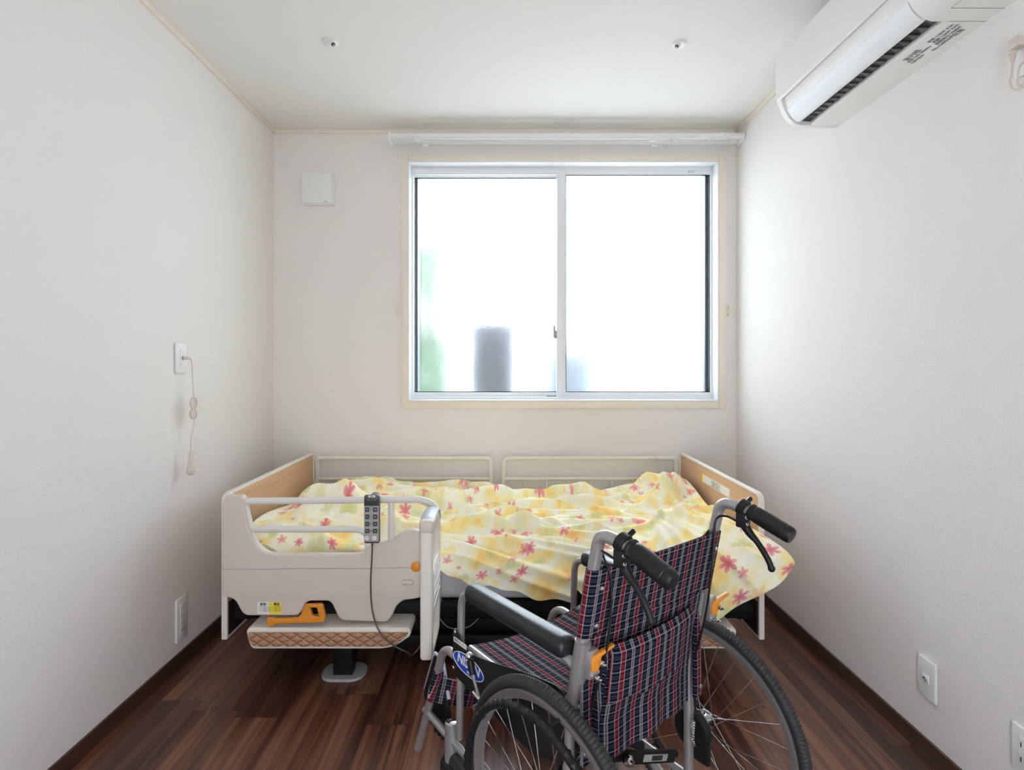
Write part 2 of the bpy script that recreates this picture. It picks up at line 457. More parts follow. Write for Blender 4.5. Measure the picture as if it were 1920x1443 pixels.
struct('trim_3', box(nb(), XL+.012, XR-.012, YB-.012, YB, HC-.022, HC, .002), 'cream')

# window -------------------------------------------------------------
win = bpy.data.objects.new('window_1', None); C.objects.link(win); win['kind'] = 'structure'
win.location = (wx0, YB, wz0)
def wobj(name, g, m, parent=None, label=None):
    o = obj(name, g, m, parent or win, label); o.data.transform(Matrix.Translation((-wx0, -YB, -wz0))); return o
b = nb(); cx0, cx1, cz0, cz1 = -.571, 1.215, .934, 2.331
box(b, cx0, wx0, YB-.012, YB, cz0, cz1, .002); box(b, wx1, cx1, YB-.012, YB, cz0, cz1, .002)
box(b, wx0, wx1, YB-.010, YB, cz0, wz0, .002); box(b, wx0, wx1, YB-.010, YB, wz1, cz1, .002)
wobj('window_casing', b, 'cream', label='cream window surround')
b = nb(); t_ = .008
box(b, wx0, wx0+t_, YB-.011, YB+.07, wz0, wz1, .001); box(b, wx1-t_, wx1, YB-.011, YB+.07, wz0, wz1, .001)
box(b, wx0+t_, wx1-t_, YB-.011, YB+.07, wz0, wz0+t_, .001); box(b, wx0+t_, wx1-t_, YB-.011, YB+.07, wz1-t_, wz1, .001)
wobj('jamb_lining', b, 'sash')
b = nb(); fw = .018
box(b, wx0, wx0+fw, YB+.07, YB+.145, wz0, wz1, .001); box(b, wx1-fw, wx1, YB+.07, YB+.145, wz0, wz1, .001)
box(b, wx0+fw, wx1-fw, YB+.06, YB+.145, wz0, wz0+.02, .001); box(b, wx0+fw, wx1-fw, YB+.07, YB+.145, wz1-.018, wz1, .001)
box(b, wx0+fw, wx0+.85, YB+.066, YB+.072, wz1-.05, wz1-.018)
wobj('window_frame', b, 'sash')
for q_ in ((1.1365, 1.1585, 3.185, 3.232), (-.522, -.502, 3.222, 3.30)): wobj('shutter_guide', box(nb(), q_[0], q_[1], q_[2], q_[3], wz0+.02, wz1-.02), 'slate')
def sash(x0, x1, y0, gx0, gx1, gz0, gz1):
    b = nb(); z0, z1 = wz0+.012, wz1-.012
    box(b, x0, gx0, y0, y0+.03, z0, z1, .002); box(b, gx1, x1, y0, y0+.03, z0, z1, .002)
    box(b, gx0, gx1, y0, y0+.03, z0, gz0, .002); box(b, gx0, gx1, y0, y0+.03, gz1, z1, .002)
    s = wobj('sash', b, 'sash')
    b = nb(); g = .004
    for q in ((gx0, gx0+g, gz0, gz1), (gx1-g, gx1, gz0, gz1), (gx0, gx1, gz0, gz0+g), (gx0, gx1, gz1-g, gz1)):
        box(b, q[0], q[1], y0+.006, y0+.014, q[2], q[3])
    wobj('gasket', b, 'dark', s)
    b = nb(); box(b, gx0, gx1, y0+.014, y0+.019, gz0, gz1)
    wobj('pane', b, 'pane', s, label='obscured frosted glass')
    return s
sL = sash(X(768, 3.19), X(1062, 3.19), YB+.107, X(776.5, 3.2), X(1045, 3.2), Z(735, 3.2), Z(333, 3.2))
sR = sash(X(1044, 3.165), X(1341, 3.165), YB+.073, X(1060.5, 3.17), X(1331.5, 3.17), Z(735, 3.17), Z(328, 3.17))
b = nb(); lx = X(1040, 3.15); lz = Z(628, 3.15)
box(b, lx-.001, lx+.012, YB+.058, YB+.074, lz-.02, lz+.026, .003); box(b, lx-.008, lx+.003, YB+.048, YB+.062, lz-.004, lz+.052, .003)
cyl(b, (lx+.001, YB+.05, lz-.006), (lx+.001, YB+.066, lz-.006), .010)
wobj('crescent_lock', b, 'grey')
wobj('sash_mark', text('防火戸', .012, (X(1296, 3.16), YB+.0722, Z(322, 3.16)), (1, 0, 0), (0, 0, 1)), 'inkg', sR)
b = nb(); box(b, X(1025, 3.19), X(1044, 3.19), YB+.1055, YB+.1068, Z(744.5, 3.19), Z(741.5, 3.19)); wobj('sash_mark', b, 'inkg', sL)

# outside ------------------------------------------------------------
struct('ground', box(nb(), -8, 8, YB+.16, 14, -.5, -.35), 'kerb')
random.seed(5)
def shrub(name, c, rx, ry, z0, z1, n, label):
    t = thing(name, label, 'shrub', (c[0], c[1], -.35))
    b = nb()
    for i in range(n):
        a = random.uniform(0, 2*PI); q = math.sqrt(random.random()); z = random.uniform(z0, z1)
        k = 1-.5*((z-z0)/(z1-z0))**2
        k *= .75+.35*math.sin(z*7)
        p = Vector((rx*q*k*math.cos(a), ry*q*k*math.sin(a), z+.35))
        d = Vector((random.gauss(0, 1), random.gauss(0, 1), random.gauss(0, .6))).normalized(); e = d.orthogonal().normalized()
        L = random.uniform(.04, .07)
        v = [b.verts.new(p-d*L), b.verts.new(p+e*L*.4+d*L*.1), b.verts.new(p+d*L), b.verts.new(p-e*L*.4+d*L*.1)]
        b.faces.new(v)
    obj('foliage', b, 'leaf', t, sm=False)
    b = nb()
    for i in range(5):
        a = i*1.26; tube(b, [(0, 0, 0), (.06*math.cos(a), .06*math.sin(a), (z1+.35)*.5), (.12*math.cos(a), .12*math.sin(a), z1+.2)], [.02, .015, .006], 6)
    obj('stem', b, 'stem', t)
shrub('shrub', (-.60, 4.38, 0), .28, .15, -.3, 2.15, 2600, 'tall green shrub outside, blurred behind the left edge of the frosted window')
t = thing('gate_pillar', 'dark grey pillar outside, blurred behind the left frosted pane', 'pillar', (-.085, 4.0, -.35))
b = nb(); box(b, -.17, .17, -.12, .12, 0, 1.78, .01); obj('shaft', b, 'post', t)
b = nb(); box(b, -.18, .18, -.14, .14, 1.78, 1.83, .01); obj('cap', b, 'post', t)
t = thing('storage_box', 'pale blue-grey box outside, blurred behind the middle of the window', 'box', (.46, 4.6, -.35))
b = nb(); box(b, -.18, .30, -.2, .2, 0, 1.62, .02); obj('body', b, 'bluebox', t)
b = nb(); box(b, -.20, .32, -.22, .22, 1.62, 1.67, .01); obj('lid', b, 'bluebox', t)

# ------------------------------------------------------------------ wall and ceiling fittings
# ventilation cover
vx0, vx1, vz0, vz1 = -1.107, -.944, 2.055, 2.222
t = thing('ventilation_cover', 'square white ventilation cover high on the back wall beside the window', 'vent', ((vx0+vx1)/2, YB, vz0))
b = nb(); box(b, vx0+.003, vx1+.006, YB-.022, YB, vz0-.006, vz1-.004, .004); obj('backplate', b, 'white', t)
b = nb(); box(b, vx0, vx1, YB-.036, YB-.024, vz0, vz1, .004); box(b, vx0+.02, vx1-.02, YB-.026, YB-.02, vz0+.02, vz1-.02); cv = obj('front_cover', b, 'white', t)
obj('logo', text('unix', .013, (vx1-.035, YB-.0362, vz0+.010), (1, 0, 0), (0, 0, 1)), 'inkg', cv)
settle(t, t.location.copy())
# curtain rail
rx0, rx1, ry, rz = X(730, 2.98), XR-.004, 2.98, Z(252, 2.98)
t = thing('curtain_rail', 'white double curtain rail above the window', 'curtain rail', ((rx0+rx1)/2, YB, rz-.06))
def runner_bm(x, y, z):
    b = nb(); box(b, x-.003, x+.003, y-.003, y+.003, z-.010, z+.002, .001)
    ring = [(x+.0035*math.cos(a), y, z-.0155+.005*math.sin(a)) for a in [k*PI/5 for k in range(10)]]
    tube(b, ring, .0011, 5, closed=True); return b
for k, (yy, z_) in enumerate(((ry, rz-.012), (ry+.055, rz-.016))):
    b = nb(); box(b, rx0+.004, rx1-.004, yy-.012, yy+.012, z_-.008, z_+.016, .002); box(b, rx0+.004, rx1-.004, yy-.009, yy-.004, z_-.013, z_-.007); box(b, rx0+.004, rx1-.004, yy+.004, yy+.009, z_-.013, z_-.007)
    tr = obj('track', b, 'white', t)
    xs = [rx0+.02+.0142*i for i in range(10 - 1*k)]
    xs += [X(p, 2.98) for p in ((1262, 1268, 1274, 1326, 1334, 1370, 1376, 1381) if k == 0 else (1244, 1250, 1257, 1262, 1340, 1346, 1378))]
    for x in xs:
        if x < rx1-.01: obj('runner', runner_bm(x, yy, z_-.012), 'clear', tr)
    for x in ((X(782, 2.98), X(1224, 2.98)) if k == 0 else (X(797, 3.0), X(1230, 3.0))):
        b = nb(); box(b, x-.017, x+.017, yy-.006, yy+.006, z_-.026, z_-.010, .003); box(b, x-.004, x+.016, yy-.009, yy-.005, z_-.031, z_-.022, .001); obj('master_runner', b, 'white', tr)
for x in (rx0, rx1-.004):
    b = nb(); box(b, x-.004, x+.006, ry-.016, ry+.07, rz-.034, rz+.010, .003); obj('end_cap', b, 'white', t)
for x in (rx0+.12, (rx0+rx1)/2, rx1-.12):
    b = nb(); box(b, x-.012, x+.012, ry-.01, YB, rz+.004, rz+.009, .001); box(b, x-.012, x+.012, YB-.004, YB, rz-.03, rz+.012, .001); obj('bracket', b, 'white', t)
settle(t, t.location.copy())
# tieback hooks
for px, lab in ((744, 'small ivory curtain tieback hook on the wall left of the window'), (1367.5, 'small ivory curtain tieback hook on the wall right of the window')):
    x = X(px, 3.07); z = Z(582, 3.07)
    t = thing('tieback_hook', lab, 'hook', (x, YB, z), 0, 'curtain tieback hooks')
    b = nb(); box(b, -.006, .006, -.004, 0, -.026, .026, .002); obj('backplate', b, 'cream', t)
    b = nb(); tube(b, cr([(0, -.003, .02), (0, -.018, .022), (0, -.026, .008), (0, -.026, -.012), (0, -.016, -.024), (0, -.003, -.02)], 6), .0042, 8); obj('hook', b, 'cream', t)
# ceiling sensors
def sensor(px, py, label, flip):
    Y = (HC-CH)*F/(678-py); x = X(px, Y)
    t = thing('ceiling_sensor', label, 'ceiling sensor', (x, Y, HC), 0, 'round ceiling sensors')
    b = nb(); lathe(b, [(.030, 0), (.030, -.004), (.027, -.006), (.016, -.007)], (0, 0, 0), (0, 0, 1), 32)
    for v in b.verts: pass
    obj('base', b, 'white', t)
    d = Vector((flip*.35, -.35, -.85)).normalized()
    b = nb(); lathe(b, [(.012, -.004), (.013, .006), (.011, .012), (.004, .015)], (flip*.008, -.004, -.004), d, 24); obj('swivel_eye', b, 'white', t)
    b = nb(); lathe(b, [(.0075, .011), (.0078, .0155), (.0045, .0165)], (flip*.008, -.004, -.004), d, 20); ln = obj('lens', b, 'vane', t)
    b = nb(); lathe(b, [(.0032, .0160), (.0030, .0180), (.001, .0186)], (flip*.008, -.004, -.004), d, 14); obj('lens_center', b, 'chrome', ln)
sensor(620, 78, 'small round white sensor on the ceiling, left one', 1)
sensor(1274, 82, 'small round white sensor on the ceiling, right one by the air conditioner', -1)

# call button on left wall
def onleft(px, py, d=0.0):
    x = XL+d; Y = F*x/(px-947); return Vector((x, Y, Z(py, Y)))
t = thing('call_socket', 'tall white call-button wall plate on the left wall', 'wall plate', (XL, 2.195, 1.205))
b = nb(); box(b, 0, .010, -.036, .036, -.060, .060, .005, 3); pl = obj('cover_plate', b, 'white', t)
b = nb(); box(b, .009, .0125, -.013, .013, -.034, .034, .001); obj('insert', b, 'white', t)
b = nb(); lathe(b, [(.008, 0), (.008, .004), (.005, .006)], (.012, 0, 0), (1, 0, 0), 20); obj('jack', b, 'grey', t)
b = nb(); box(b, .0122, .0132, -.002, .002, .018, .021); obj('indicator', b, 'ink', t)
P0 = onleft(352, 672, .04)
t = thing('call_button', 'white nurse call button on a bundled cord hanging from the left wall plate', 'call button', (XL+.02, 2.195, 1.205))
T0 = Vector(t.location); rel = lambda p: Vector(p)-T0
def hp(px, py): return rel(onleft(px, py, .040))
b = nb(); tube(b, [rel((XL+.018, 2.195, 1.205)), rel((XL+.024, 2.195, 1.205)), rel((XL+.033, 2.196, 1.204))], [.0058, .0065, .0050], 14)
tube(b, [rel((XL+.032, 2.196, 1.204)), rel((XL+.040, 2.198, 1.203))], [.0040, .0028], 10); obj('plug', b, 'bedp', t)
b = nb(); r_ = .0022
tube(b, cr([rel((XL+.038, 2.198, 1.203)), hp(357.5, 673), hp(360, 682), hp(361, 705), hp(362, 728), hp(363, 744), hp(363, 765)], 6), r_, 6)
for k, (dx, dd, a) in enumerate(((6.5, 0, 0), (5, .004, .2), (7.5, -.004, -.2), (6, .006, .1))):
    up = [(363+dx*math.sin(q)*.9, 755-11*math.cos(q)) for q in [j*PI/5 for j in range(10)]]
    lo = [(363+dx*math.sin(q)*.9+a*3, 776-10*math.cos(q)) for q in [j*PI/5 for j in range(10)]]
    for ring in (up, lo):
        tube(b, [rel(onleft(x, y, .040+dd)) for x, y in ring], r_, 6, closed=True)
tube(b, cr([hp(363, 770), hp(364, 787), hp(362, 803), hp(359, 818), hp(357.5, 832)], 6), r_, 6); obj('cord', b, 'bedp', t)
b = nb(); tube(b, [hp(359.5, 764.5), hp(366.5, 764.8)], .004, 8); obj('cable_tie', b, 'white', t)
b = nb(); hz = [(832, .0022), (846, .0035), (849, .0075), (853, .0082), (868, .0095), (872, .0105), (877, .0145), (880, .0155), (886, .0155), (888, .013)]
c0 = onleft(357.5, 850, .040)
tube(b, [rel((c0.x, c0.y, Z(y, c0.y))) for y, r in hz], [r for y, r in hz], 20); obj('handset', b, 'bedp', t)
b = nb(); tube(b, [rel((c0.x, c0.y, Z(887.5, c0.y))), rel((c0.x, c0.y, Z(889.3, c0.y)))], .0095, 20); obj('push_button', b, 'grey', t)

# outlets
def outlet_L():
    t = thing('wall_outlet', 'white four-gang power outlet low on the left wall', 'power outlet', (XL, 2.20, .182))
    b = nb(); box(b, 0, .008, -.035, .035, -.083, .083, .002, 2); obj('cover_plate', b, 'white', t)
    b = nb(); box(b, .007, .0095, -.014, .014, -.060, .060, .001); ins = obj('socket_insert', b, 'white', t)
    for z in (-.042, -.014, .014, .042):
        for y in (-.0063, .0063): obj('pin_slot', box(nb(), .0092, .0099, y-.0012, y+.0012, z-.006, z+.006), 'ink', ins)
outlet_L()
t = thing('aerial_outlet', 'white wall plate with a round aerial jack low on the right wall', 'wall plate', (XR, 1.683, .238))
b = nb(); box(b, -.009, 0, -.036, .036, -.060, .060, .004, 3); obj('cover_plate', b, 'white', t)
b = nb(); box(b, -.0115, -.008, -.012, .012, -.012, .012, .001); obj('insert', b, 'white', t)
b = nb(); lathe(b, [(.0065, 0), (.0065, .004), (.0045, .0045), (.0045, .003), (.0012, .003), (.001, .008)], (-.0112, 0, 0), (-1, 0, 0), 18); obj('jack', b, 'chrome', t)
t = thing('wall_outlet', 'white double power outlet low on the right wall nearest the camera', 'power outlet', (XR, 1.365, .235))
b = nb(); box(b, -.008, 0, -.036, .036, -.060, .060, .004, 3); obj('cover_plate', b, 'white', t)
b = nb(); box(b, -.0105, -.007, -.0135, .0135, -.034, .034, .001); ins = obj('socket_insert', b, 'white', t)
for z in (-.018, .018):
    for y in (-.0063, .0063): obj('pin_slot', box(nb(), -.0112, -.0102, y-.0013, y+.0013, z-.006, z+.006), 'ink', ins)
oy = 1.358
t = thing('wall_outlet', 'high wall outlet for the air conditioner at the right edge', 'power outlet', (XR, oy, 1.945))
b = nb(); box(b, -.009, 0, -.036, .036, -.055, .055, .004, 3); obj('cover_plate', b, 'white', t)
b = nb(); box(b, -.0115, -.008, -.013, .013, -.03, .03, .001); obj('socket_insert', b, 'white', t)
t = thing('power_plug', 'grey-beige power plug with looped cord in the high right-wall outlet', 'power plug', (XR-.012, oy, 1.965))
b = nb(); box(b, -.026, 0, -.010, .022, -.012, .014, .004, 2); box(b, -.024, -.006, .012, .024, -.022, .006, .003, 2); obj('plug_body', b, 'bedp', t)
b = nb(); tube(b, [(-.015, .018, -.02), (-.015, .018, -.040)], [.0065, .0035], 10)
for k in range(4): tube(b, [(-.015, .018, -.024-.004*k), (-.015, .018, -.0255-.004*k)], .0072-.0007*k, 10)
obj('strain_relief', b, 'bedp', t)
b = nb(); tube(b, cr([(-.015, .018, -.038), (-.015, .021, -.065), (-.015, .025, -.085), (-.014, .018, -.105), (-.013, -.002, -.114), (-.012, -.03, -.105), (-.01, -.05, -.07)], 6), .0024, 8)
tube(b, cr([(-.006, -.02, -.045), (-.008, .004, -.055), (-.008, .012, -.08), (-.008, .008, -.103), (-.008, -.02, -.098)], 6), .0024, 8)
obj('cord', b, 'bedp', t)

# air conditioner -----------------------------------------------------
ay0, ay1, af0 = 1.34, 2.165, 1.49
t = thing('air_conditioner', 'white wall-mounted air conditioner high on the right wall', 'air conditioner', (XR, (ay0+ay1)/2, 2.09))
def xz_prism(prof, y0, y1, bm=None):
    bm = bm or nb(); A = [bm.verts.new((x, y0, z)) for x, z in prof]; B_ = [bm.verts.new((x, y1, z)) for x, z in prof]; n = len(prof)
    for i in range(n): bm.faces.new((A[i], A[(i+1) % n], B_[(i+1) % n], B_[i]))
    bm.faces.new(A[::-1]); bm.faces.new(B_)
    return bm
body = [(XR, 2.090), (1.172, 2.090), (1.161, 2.094), (1.170, 2.160), (1.130, 2.175), (1.112, 2.112), (1.100, 2.118), (1.078, 2.138), (1.066, 2.160), (1.060, 2.186),
        (1.060, 2.36), (1.075, 2.372), (XR, 2.372)]
endp = [(XR, 2.090), (1.128, 2.090), (1.105, 2.097), (1.082, 2.118), (1.064, 2.146), (1.053, 2.182), (1.048, 2.22), (1.046, 2.33), (1.050, 2.355), (1.072, 2.372), (XR, 2.372)]
full = xz_prism(body, af0-.01, ay1-.03); xz_prism(endp, ay1-.032, ay1, full); xz_prism(endp, ay0, af0-.008, full)
bmesh.ops.bevel(full, geom=[e for e in full.edges if abs(e.verts[0].co.y-ay1) < 1e-4 and abs(e.verts[1].co.y-ay1) < 1e-4], offset=.006, segments=3, affect='EDGES')
obj('casing', full, 'acw', t)
obj('front_panel', xz_prism([(1.0545, 2.190), (1.046, 2.196), (1.0435, 2.22), (1.043, 2.33), (1.048, 2.357), (1.072, 2.3735), (1.10, 2.3735), (1.10, 2.36), (1.056, 2.33)], ay0+.002, ay1-.006), 'acw', t)
fo = cr([(x, 0, z) for x, z in [(1.119, 2.0985), (1.108, 2.1005), (1.094, 2.110), (1.080, 2.126), (1.070, 2.146)]], 5)
outer = [(q.x, q.z) for q in fo]; inner = [(x+.003, z+.004) for x, z in outer[::-1]]
obj('air_flap', xz_prism(outer+inner, af0, ay1-.040), 'sash', t)
obj('air_outlet', xz_prism([(1.1125, 2.1085), (1.1600, 2.1035), (1.169, 2.158), (1.132, 2.170)], af0-.004, ay1-.034), 'slot', t)
y = af0+.01
while y < ay1-.07:
    b = nb(); v = [(1.124, y, 2.1035), (1.1585, y-.004, 2.1005), (1.1585, y+.020, 2.1005)]
    A = [b.verts.new(q) for q in v]; B_ = [b.verts.new((q[0], q[1], q[2]+.012)) for q in v]
    b.faces.new(A); b.faces.new(B_[::-1])
    for i in range(3): b.faces.new((A[i], A[(i+1) % 3], B_[(i+1) % 3], B_[i]))
    obj('vane', b, 'vane', t, sm=False); y += .034
ly = 1.60
for s_, sz, dx, dy in (('室内機', .020, .002, .075), ('単相 100V 50/60Hz', .011, .018, .085), ('CSH-2217', .012, .032, .09), ('冷房 2.2kW 6.2A', .012, .000, -.02), ('暖房 2.2kW 5.9A', .012, .014, -.02), ('消費電力 1250W', .012, .028, -.01), ('No.1250364', .014, .042, .02), ('注意', .018, .044, -.05)):
    obj('rating_text', text(s_, sz, (1.195+dx, ly+dy, 2.0895), (0, -1, 0), (-1, 0, 0), align='LEFT', bold=.0004), 'inkg', t)
b = nb(); box(b, 1.135, XR-.002, ay0+.085, ay0+.086, 2.0893, 2.0898); obj('panel_seam', b, 'inkg', t)
b = nb(); box(b, 1.135, 1.136, ay0+.005, ay0+.085, 2.0893, 2.0898); obj('panel_seam', b, 'inkg', t)
settle(t, t.location.copy())

# ------------------------------------------------------------------ bed
BXL, BXR, BYN, BYF = -1.054, .964, 2.08, 3.03
bed = thing('care_bed', 'low electric care bed with tan end boards against the back wall', 'bed', (0, 2.55, 0))
def board(x0, x1, name, label, inner):
    out = rpoly([(BYN+.004, .162), (BYF-.004, .162), (BYF-.004, .696), (BYN+.02, .696), (BYN+.004, .68)], [.004, .01, .012, .012, .012])
    me = plate([out], x1-x0-.006, .001, ((x0+x1)/2, 0, 0), (0, 1, 0), (0, 0, 1))
    o = obj(name, me, 'wood', bed, label)
    # plastic edge all round
    b = nb()
    e = .011
    path = [(BYN, .158), (BYF, .158), (BYF, .70), (BYN+.02, .70), (BYN, .68)]
    inn = [(BYN+e, .158+e), (BYF-e, .158+e), (BYF-e, .70-e), (BYN+.02+e*.4, .70-e), (BYN+e, .68-e*.4)]
    me = plate([rpoly([(y-0.001 if y < 2.5 else y+.001, z) for y, z in path], [.004, .01, .012, .02, .02]), rpoly(inn, .006)[::-1]], x1-x0, .003, ((x0+x1)/2, 0, 0), (0, 1, 0), (0, 0, 1))
    obj('edge_trim', me, 'bedp2', o)
    xi = x1 if inner > 0 else x0
    obj('shade_panel', box(nb(), xi-.0025, xi+.0005, BYN+.012, BYF-.012, .170, .292), 'bedshade', o, 'under-bed shade painted on the lower face of the end board')  # thin dark sheet standing in for the shade below the mattress
    return o
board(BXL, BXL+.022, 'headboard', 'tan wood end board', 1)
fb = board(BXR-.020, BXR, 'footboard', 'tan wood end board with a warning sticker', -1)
# sticker on footboard inner face
xs = BXR-.0205
def onboard(px): return F*xs/(px-947)
ya, yb = onboard(1317), onboard(1367)
za, zb = Z(883, ya), Z(924, yb)
b = nb(); box(b, xs-.0006, xs+.004, yb, ya, .618, .652); st = obj('warning_sticker', b, 'paper', fb)
b = nb(); box(b, xs-.0009, xs+.004, ya-.022, ya-.001, .62, .650); obj('warning_mark', b, 'yellow', fb)
lb = [text(s, .0056, (xs-.0008, (ya+yb)/2-.010, .6465-.0078*i), (0, -1, 0), (0, 0, 1)) for i, s in enumerate(('ベッドを操作する前に必ず確認してください', 'すき間に頭や手足が挟まれるおそれがあります', '取扱説明書をよくお読みください', '濡れた手で電源プラグに触らないでください'))]
q = obj('sticker_text', join(lb), 'inkg', fb)
for f_ in q.data.polygons: f_.material_index = 0
# frame
b = nb()
for y0, y1 in ((2.105, 2.14), (2.97, 3.0)):
    box(b, -1.02, .935, y0, y1, .225, .285, .004)
for x in (-1.0, -.62, -.1, .25, .62, .88): box(b, x, x+.04, 2.12, 2.98, .215, .265, .004)
box(b, -1.0, .92, 2.11, 2.98, .278, .290, .002)
obj('platform_frame', b, 'dark', bed)
b = nb()
for y0, y1 in ((2.13, 2.175), (2.9, 2.95)): box(b, -.92, .84, y0, y1, .105, .150, .004)
for x in (-.66, -.12, .20, .55): box(b, x, x+.05, 2.15, 2.92, .11, .145, .004)
box(b, -.40, .30, 2.16, 2.20, .15, .20, .003); cyl(b, (-.3, 2.24, .19), (.4, 2.24, .17), .022); cyl(b, (-.35, 2.5, .2), (.5, 2.5, .14), .03)
obj('lifting_chassis', b, 'dark', bed)
for x, y in ((-.612, 2.135), (.55, 2.135), (-.612, 2.88), (.55, 2.88)):
    b = nb(); box(b, x-.036, x+.036, y-.028, y+.028, .008, .235, .004); lg = obj('leg', b, 'dark', bed)
    me = plate([rpoly([(x-.083, y-.06), (x+.083, y-.06), (x+.083, y+.07), (x-.083, y+.07)], .06, 8)], .012, .004, (0, 0, .0062), (1, 0, 0), (0, 1, 0))
    obj('foot_plate', me, 'grey', lg)
for x in (-.25, .33): 
    b = nb(); lathe(b, [(.008, 0), (.009, .004), (.004, .007)], (x, 2.105, .262), (0, -1, 0), 16); obj('bolt', b, 'chrome', bed)
def cover(xa, xb, mirror):
    """rounded plastic side cover with quilted band"""
    s = -1 if mirror else 1
    f_ = lambda x: (xa+xb)-x if mirror else x
    z0, z1, zm = .170, .246, .235
    prof = [(f_(xa+.0), z1-.012), (f_(xa+.01), z1), (f_(xb-.01), z1), (f_(xb), z1-.012), (f_(xb-.003), zm-.02), (f_(xb-.055), z0+.01), (f_(xb-.10), z0), (f_(xa+.022), z0), (f_(xa+.010), z0+.02)]
    if mirror: prof = prof[::-1]
    me = plate([rpoly(prof, .016, 6)], .12, .008, (0, 2.047, 0), (1, 0, 0), (0, 0, 1))
    o = obj('side_cover', me, 'bedp2', bed, 'pale plastic cover with a quilted tan band')
    pr = [(f_(xa+.007), zm-.003), (f_(xb-.008), zm-.003), (f_(xb-.012), zm-.015), (f_(xb-.052), z0+.018), (f_(xb-.10), z0+.010), (f_(xa+.030), z0+.010), (f_(xa+.014), z0+.025)]
    if mirror: pr = pr[::-1]
    me = plate([rpoly(pr, .010, 5)], .126, .003, (0, 2.047, 0), (1, 0, 0), (0, 0, 1))
    obj('quilted_band', me, 'quilt', o)
cover(X(459, 1.98), X(770, 1.98), False)
cover(.27, X(1384, 1.98), True)
settle(bed, (0, 2.55, 0))
o = obj('mattress', box(nb(), -1.02, .93, 2.112, 3.0, .291, .405, .03, 4), 'mattress')
tag(o, 'thin pale grey mattress on the care bed', 'mattress')

# duvet: bicubic patch from a control lattice, plus folds --------------
RWS = [  # rows back -> hem, 9 columns
 [(-.97,3.00,.47),(-.86,3.02,.46),(-.6,3.02,.46),(-.3,3.02,.45),(0,3.02,.44),(.3,3.02,.44),(.6,3.02,.45),(.8,3.02,.46),(.915,3.00,.47)],
 [(-.97,2.95,.565),(-.86,2.97,.585),(-.6,2.98,.545),(-.3,2.98,.485),(0,2.98,.465),(.3,2.98,.445),(.6,2.98,.495),(.78,2.97,.60),(.905,2.93,.60)],
 [(-.985,2.75,.53),(-.87,2.76,.575),(-.6,2.76,.555),(-.3,2.76,.49),(0,2.76,.475),(.3,2.76,.465),(.6,2.76,.50),(.78,2.76,.60),(.905,2.74,.615)],
 [(-.985,2.55,.54),(-.87,2.55,.58),(-.6,2.55,.545),(-.3,2.55,.52),(0,2.55,.505),(.3,2.55,.50),(.6,2.52,.51),(.8,2.50,.53),(.91,2.45,.52)],
 [(-.985,2.33,.575),(-.87,2.35,.60),(-.6,2.35,.575),(-.3,2.36,.505),(0,2.34,.505),(.3,2.32,.505),(.6,2.28,.53),(.8,2.24,.58),(.91,2.22,.575)],
 [(-.985,2.18,.575),(-.87,2.18,.58),(-.6,2.18,.565),(-.33,2.22,.50),(-.02,2.20,.485),(.28,2.17,.50),(.6,2.12,.52),(.8,2.08,.575),(.935,2.045,.57)],
 [(-.985,2.09,.54),(-.87,2.08,.52),(-.6,2.08,.51),(-.33,2.11,.48),(-.06,2.10,.43),(.24,2.09,.43),(.60,2.02,.47),(.82,1.98,.50),(.985,1.955,.535)],
 [(-.985,2.08,.47),(-.87,2.07,.46),(-.6,2.07,.45),(-.32,2.07,.465),(-.09,2.06,.40),(.20,2.055,.375),(.60,1.985,.38),(.83,1.955,.39),(1.005,1.94,.50)],
 [(-.96,2.085,.42),(-.87,2.075,.425),(-.6,2.075,.42),(-.30,2.06,.452),(-.11,2.045,.365),(.18,2.04,.325),(.60,1.97,.265),(.82,1.945,.30),(1.012,1.945,.475)],
]
def bspl(t, n):
    """uniform cubic b-spline basis with doubled ends -> weights (n control points), t in [0,1]"""
    x = t*(n-1); i = min(int(x), n-2); u = x-i
    w_ = [(1-u)**3/6, (3*u**3-6*u*u+4)/6, (-3*u**3+3*u*u+3*u+1)/6, u**3/6]
    out = np.zeros(n)
    for k, q in zip((i-1, i, i+1, i+2), w_):
        if k < 0: out[0] += 2*q; out[1] -= q
        elif k >= n: out[n-1] += 2*q; out[n-2] -= q
        else: out[k] += q
    return out
NU, NV = 300, 230
R_ = np.array(RWS, float)
BU = np.array([bspl(i/(NU-1), 9) for i in range(NU)]); BV = np.array([bspl(j/(NV-1), 9) for j in range(NV)])
G = np.einsum('jr,rck,ic->jik', BV, R_, BU)                    # (NV,NU,3)
dv = np.linalg.norm(np.diff(G, axis=0), axis=2); vv = np.concatenate([np.zeros((1, NU)), np.cumsum(dv, 0)]); vv = vv.mean(1, keepdims=True).repeat(NU, 1)*.5+vv*.5
uu = G[..., 0].mean(0)[None].repeat(NV, 0)
gu = np.gradient(G, axis=1); gv = np.gradient(G, axis=0)
NRM = np.cross(gu, gv); NRM /= np.linalg.norm(NRM, axis=2, keepdims=True)+1e-9
if NRM[NV//2, NU//2, 2] < 0: NRM = -NRM
H = np.zeros((NV, NU))
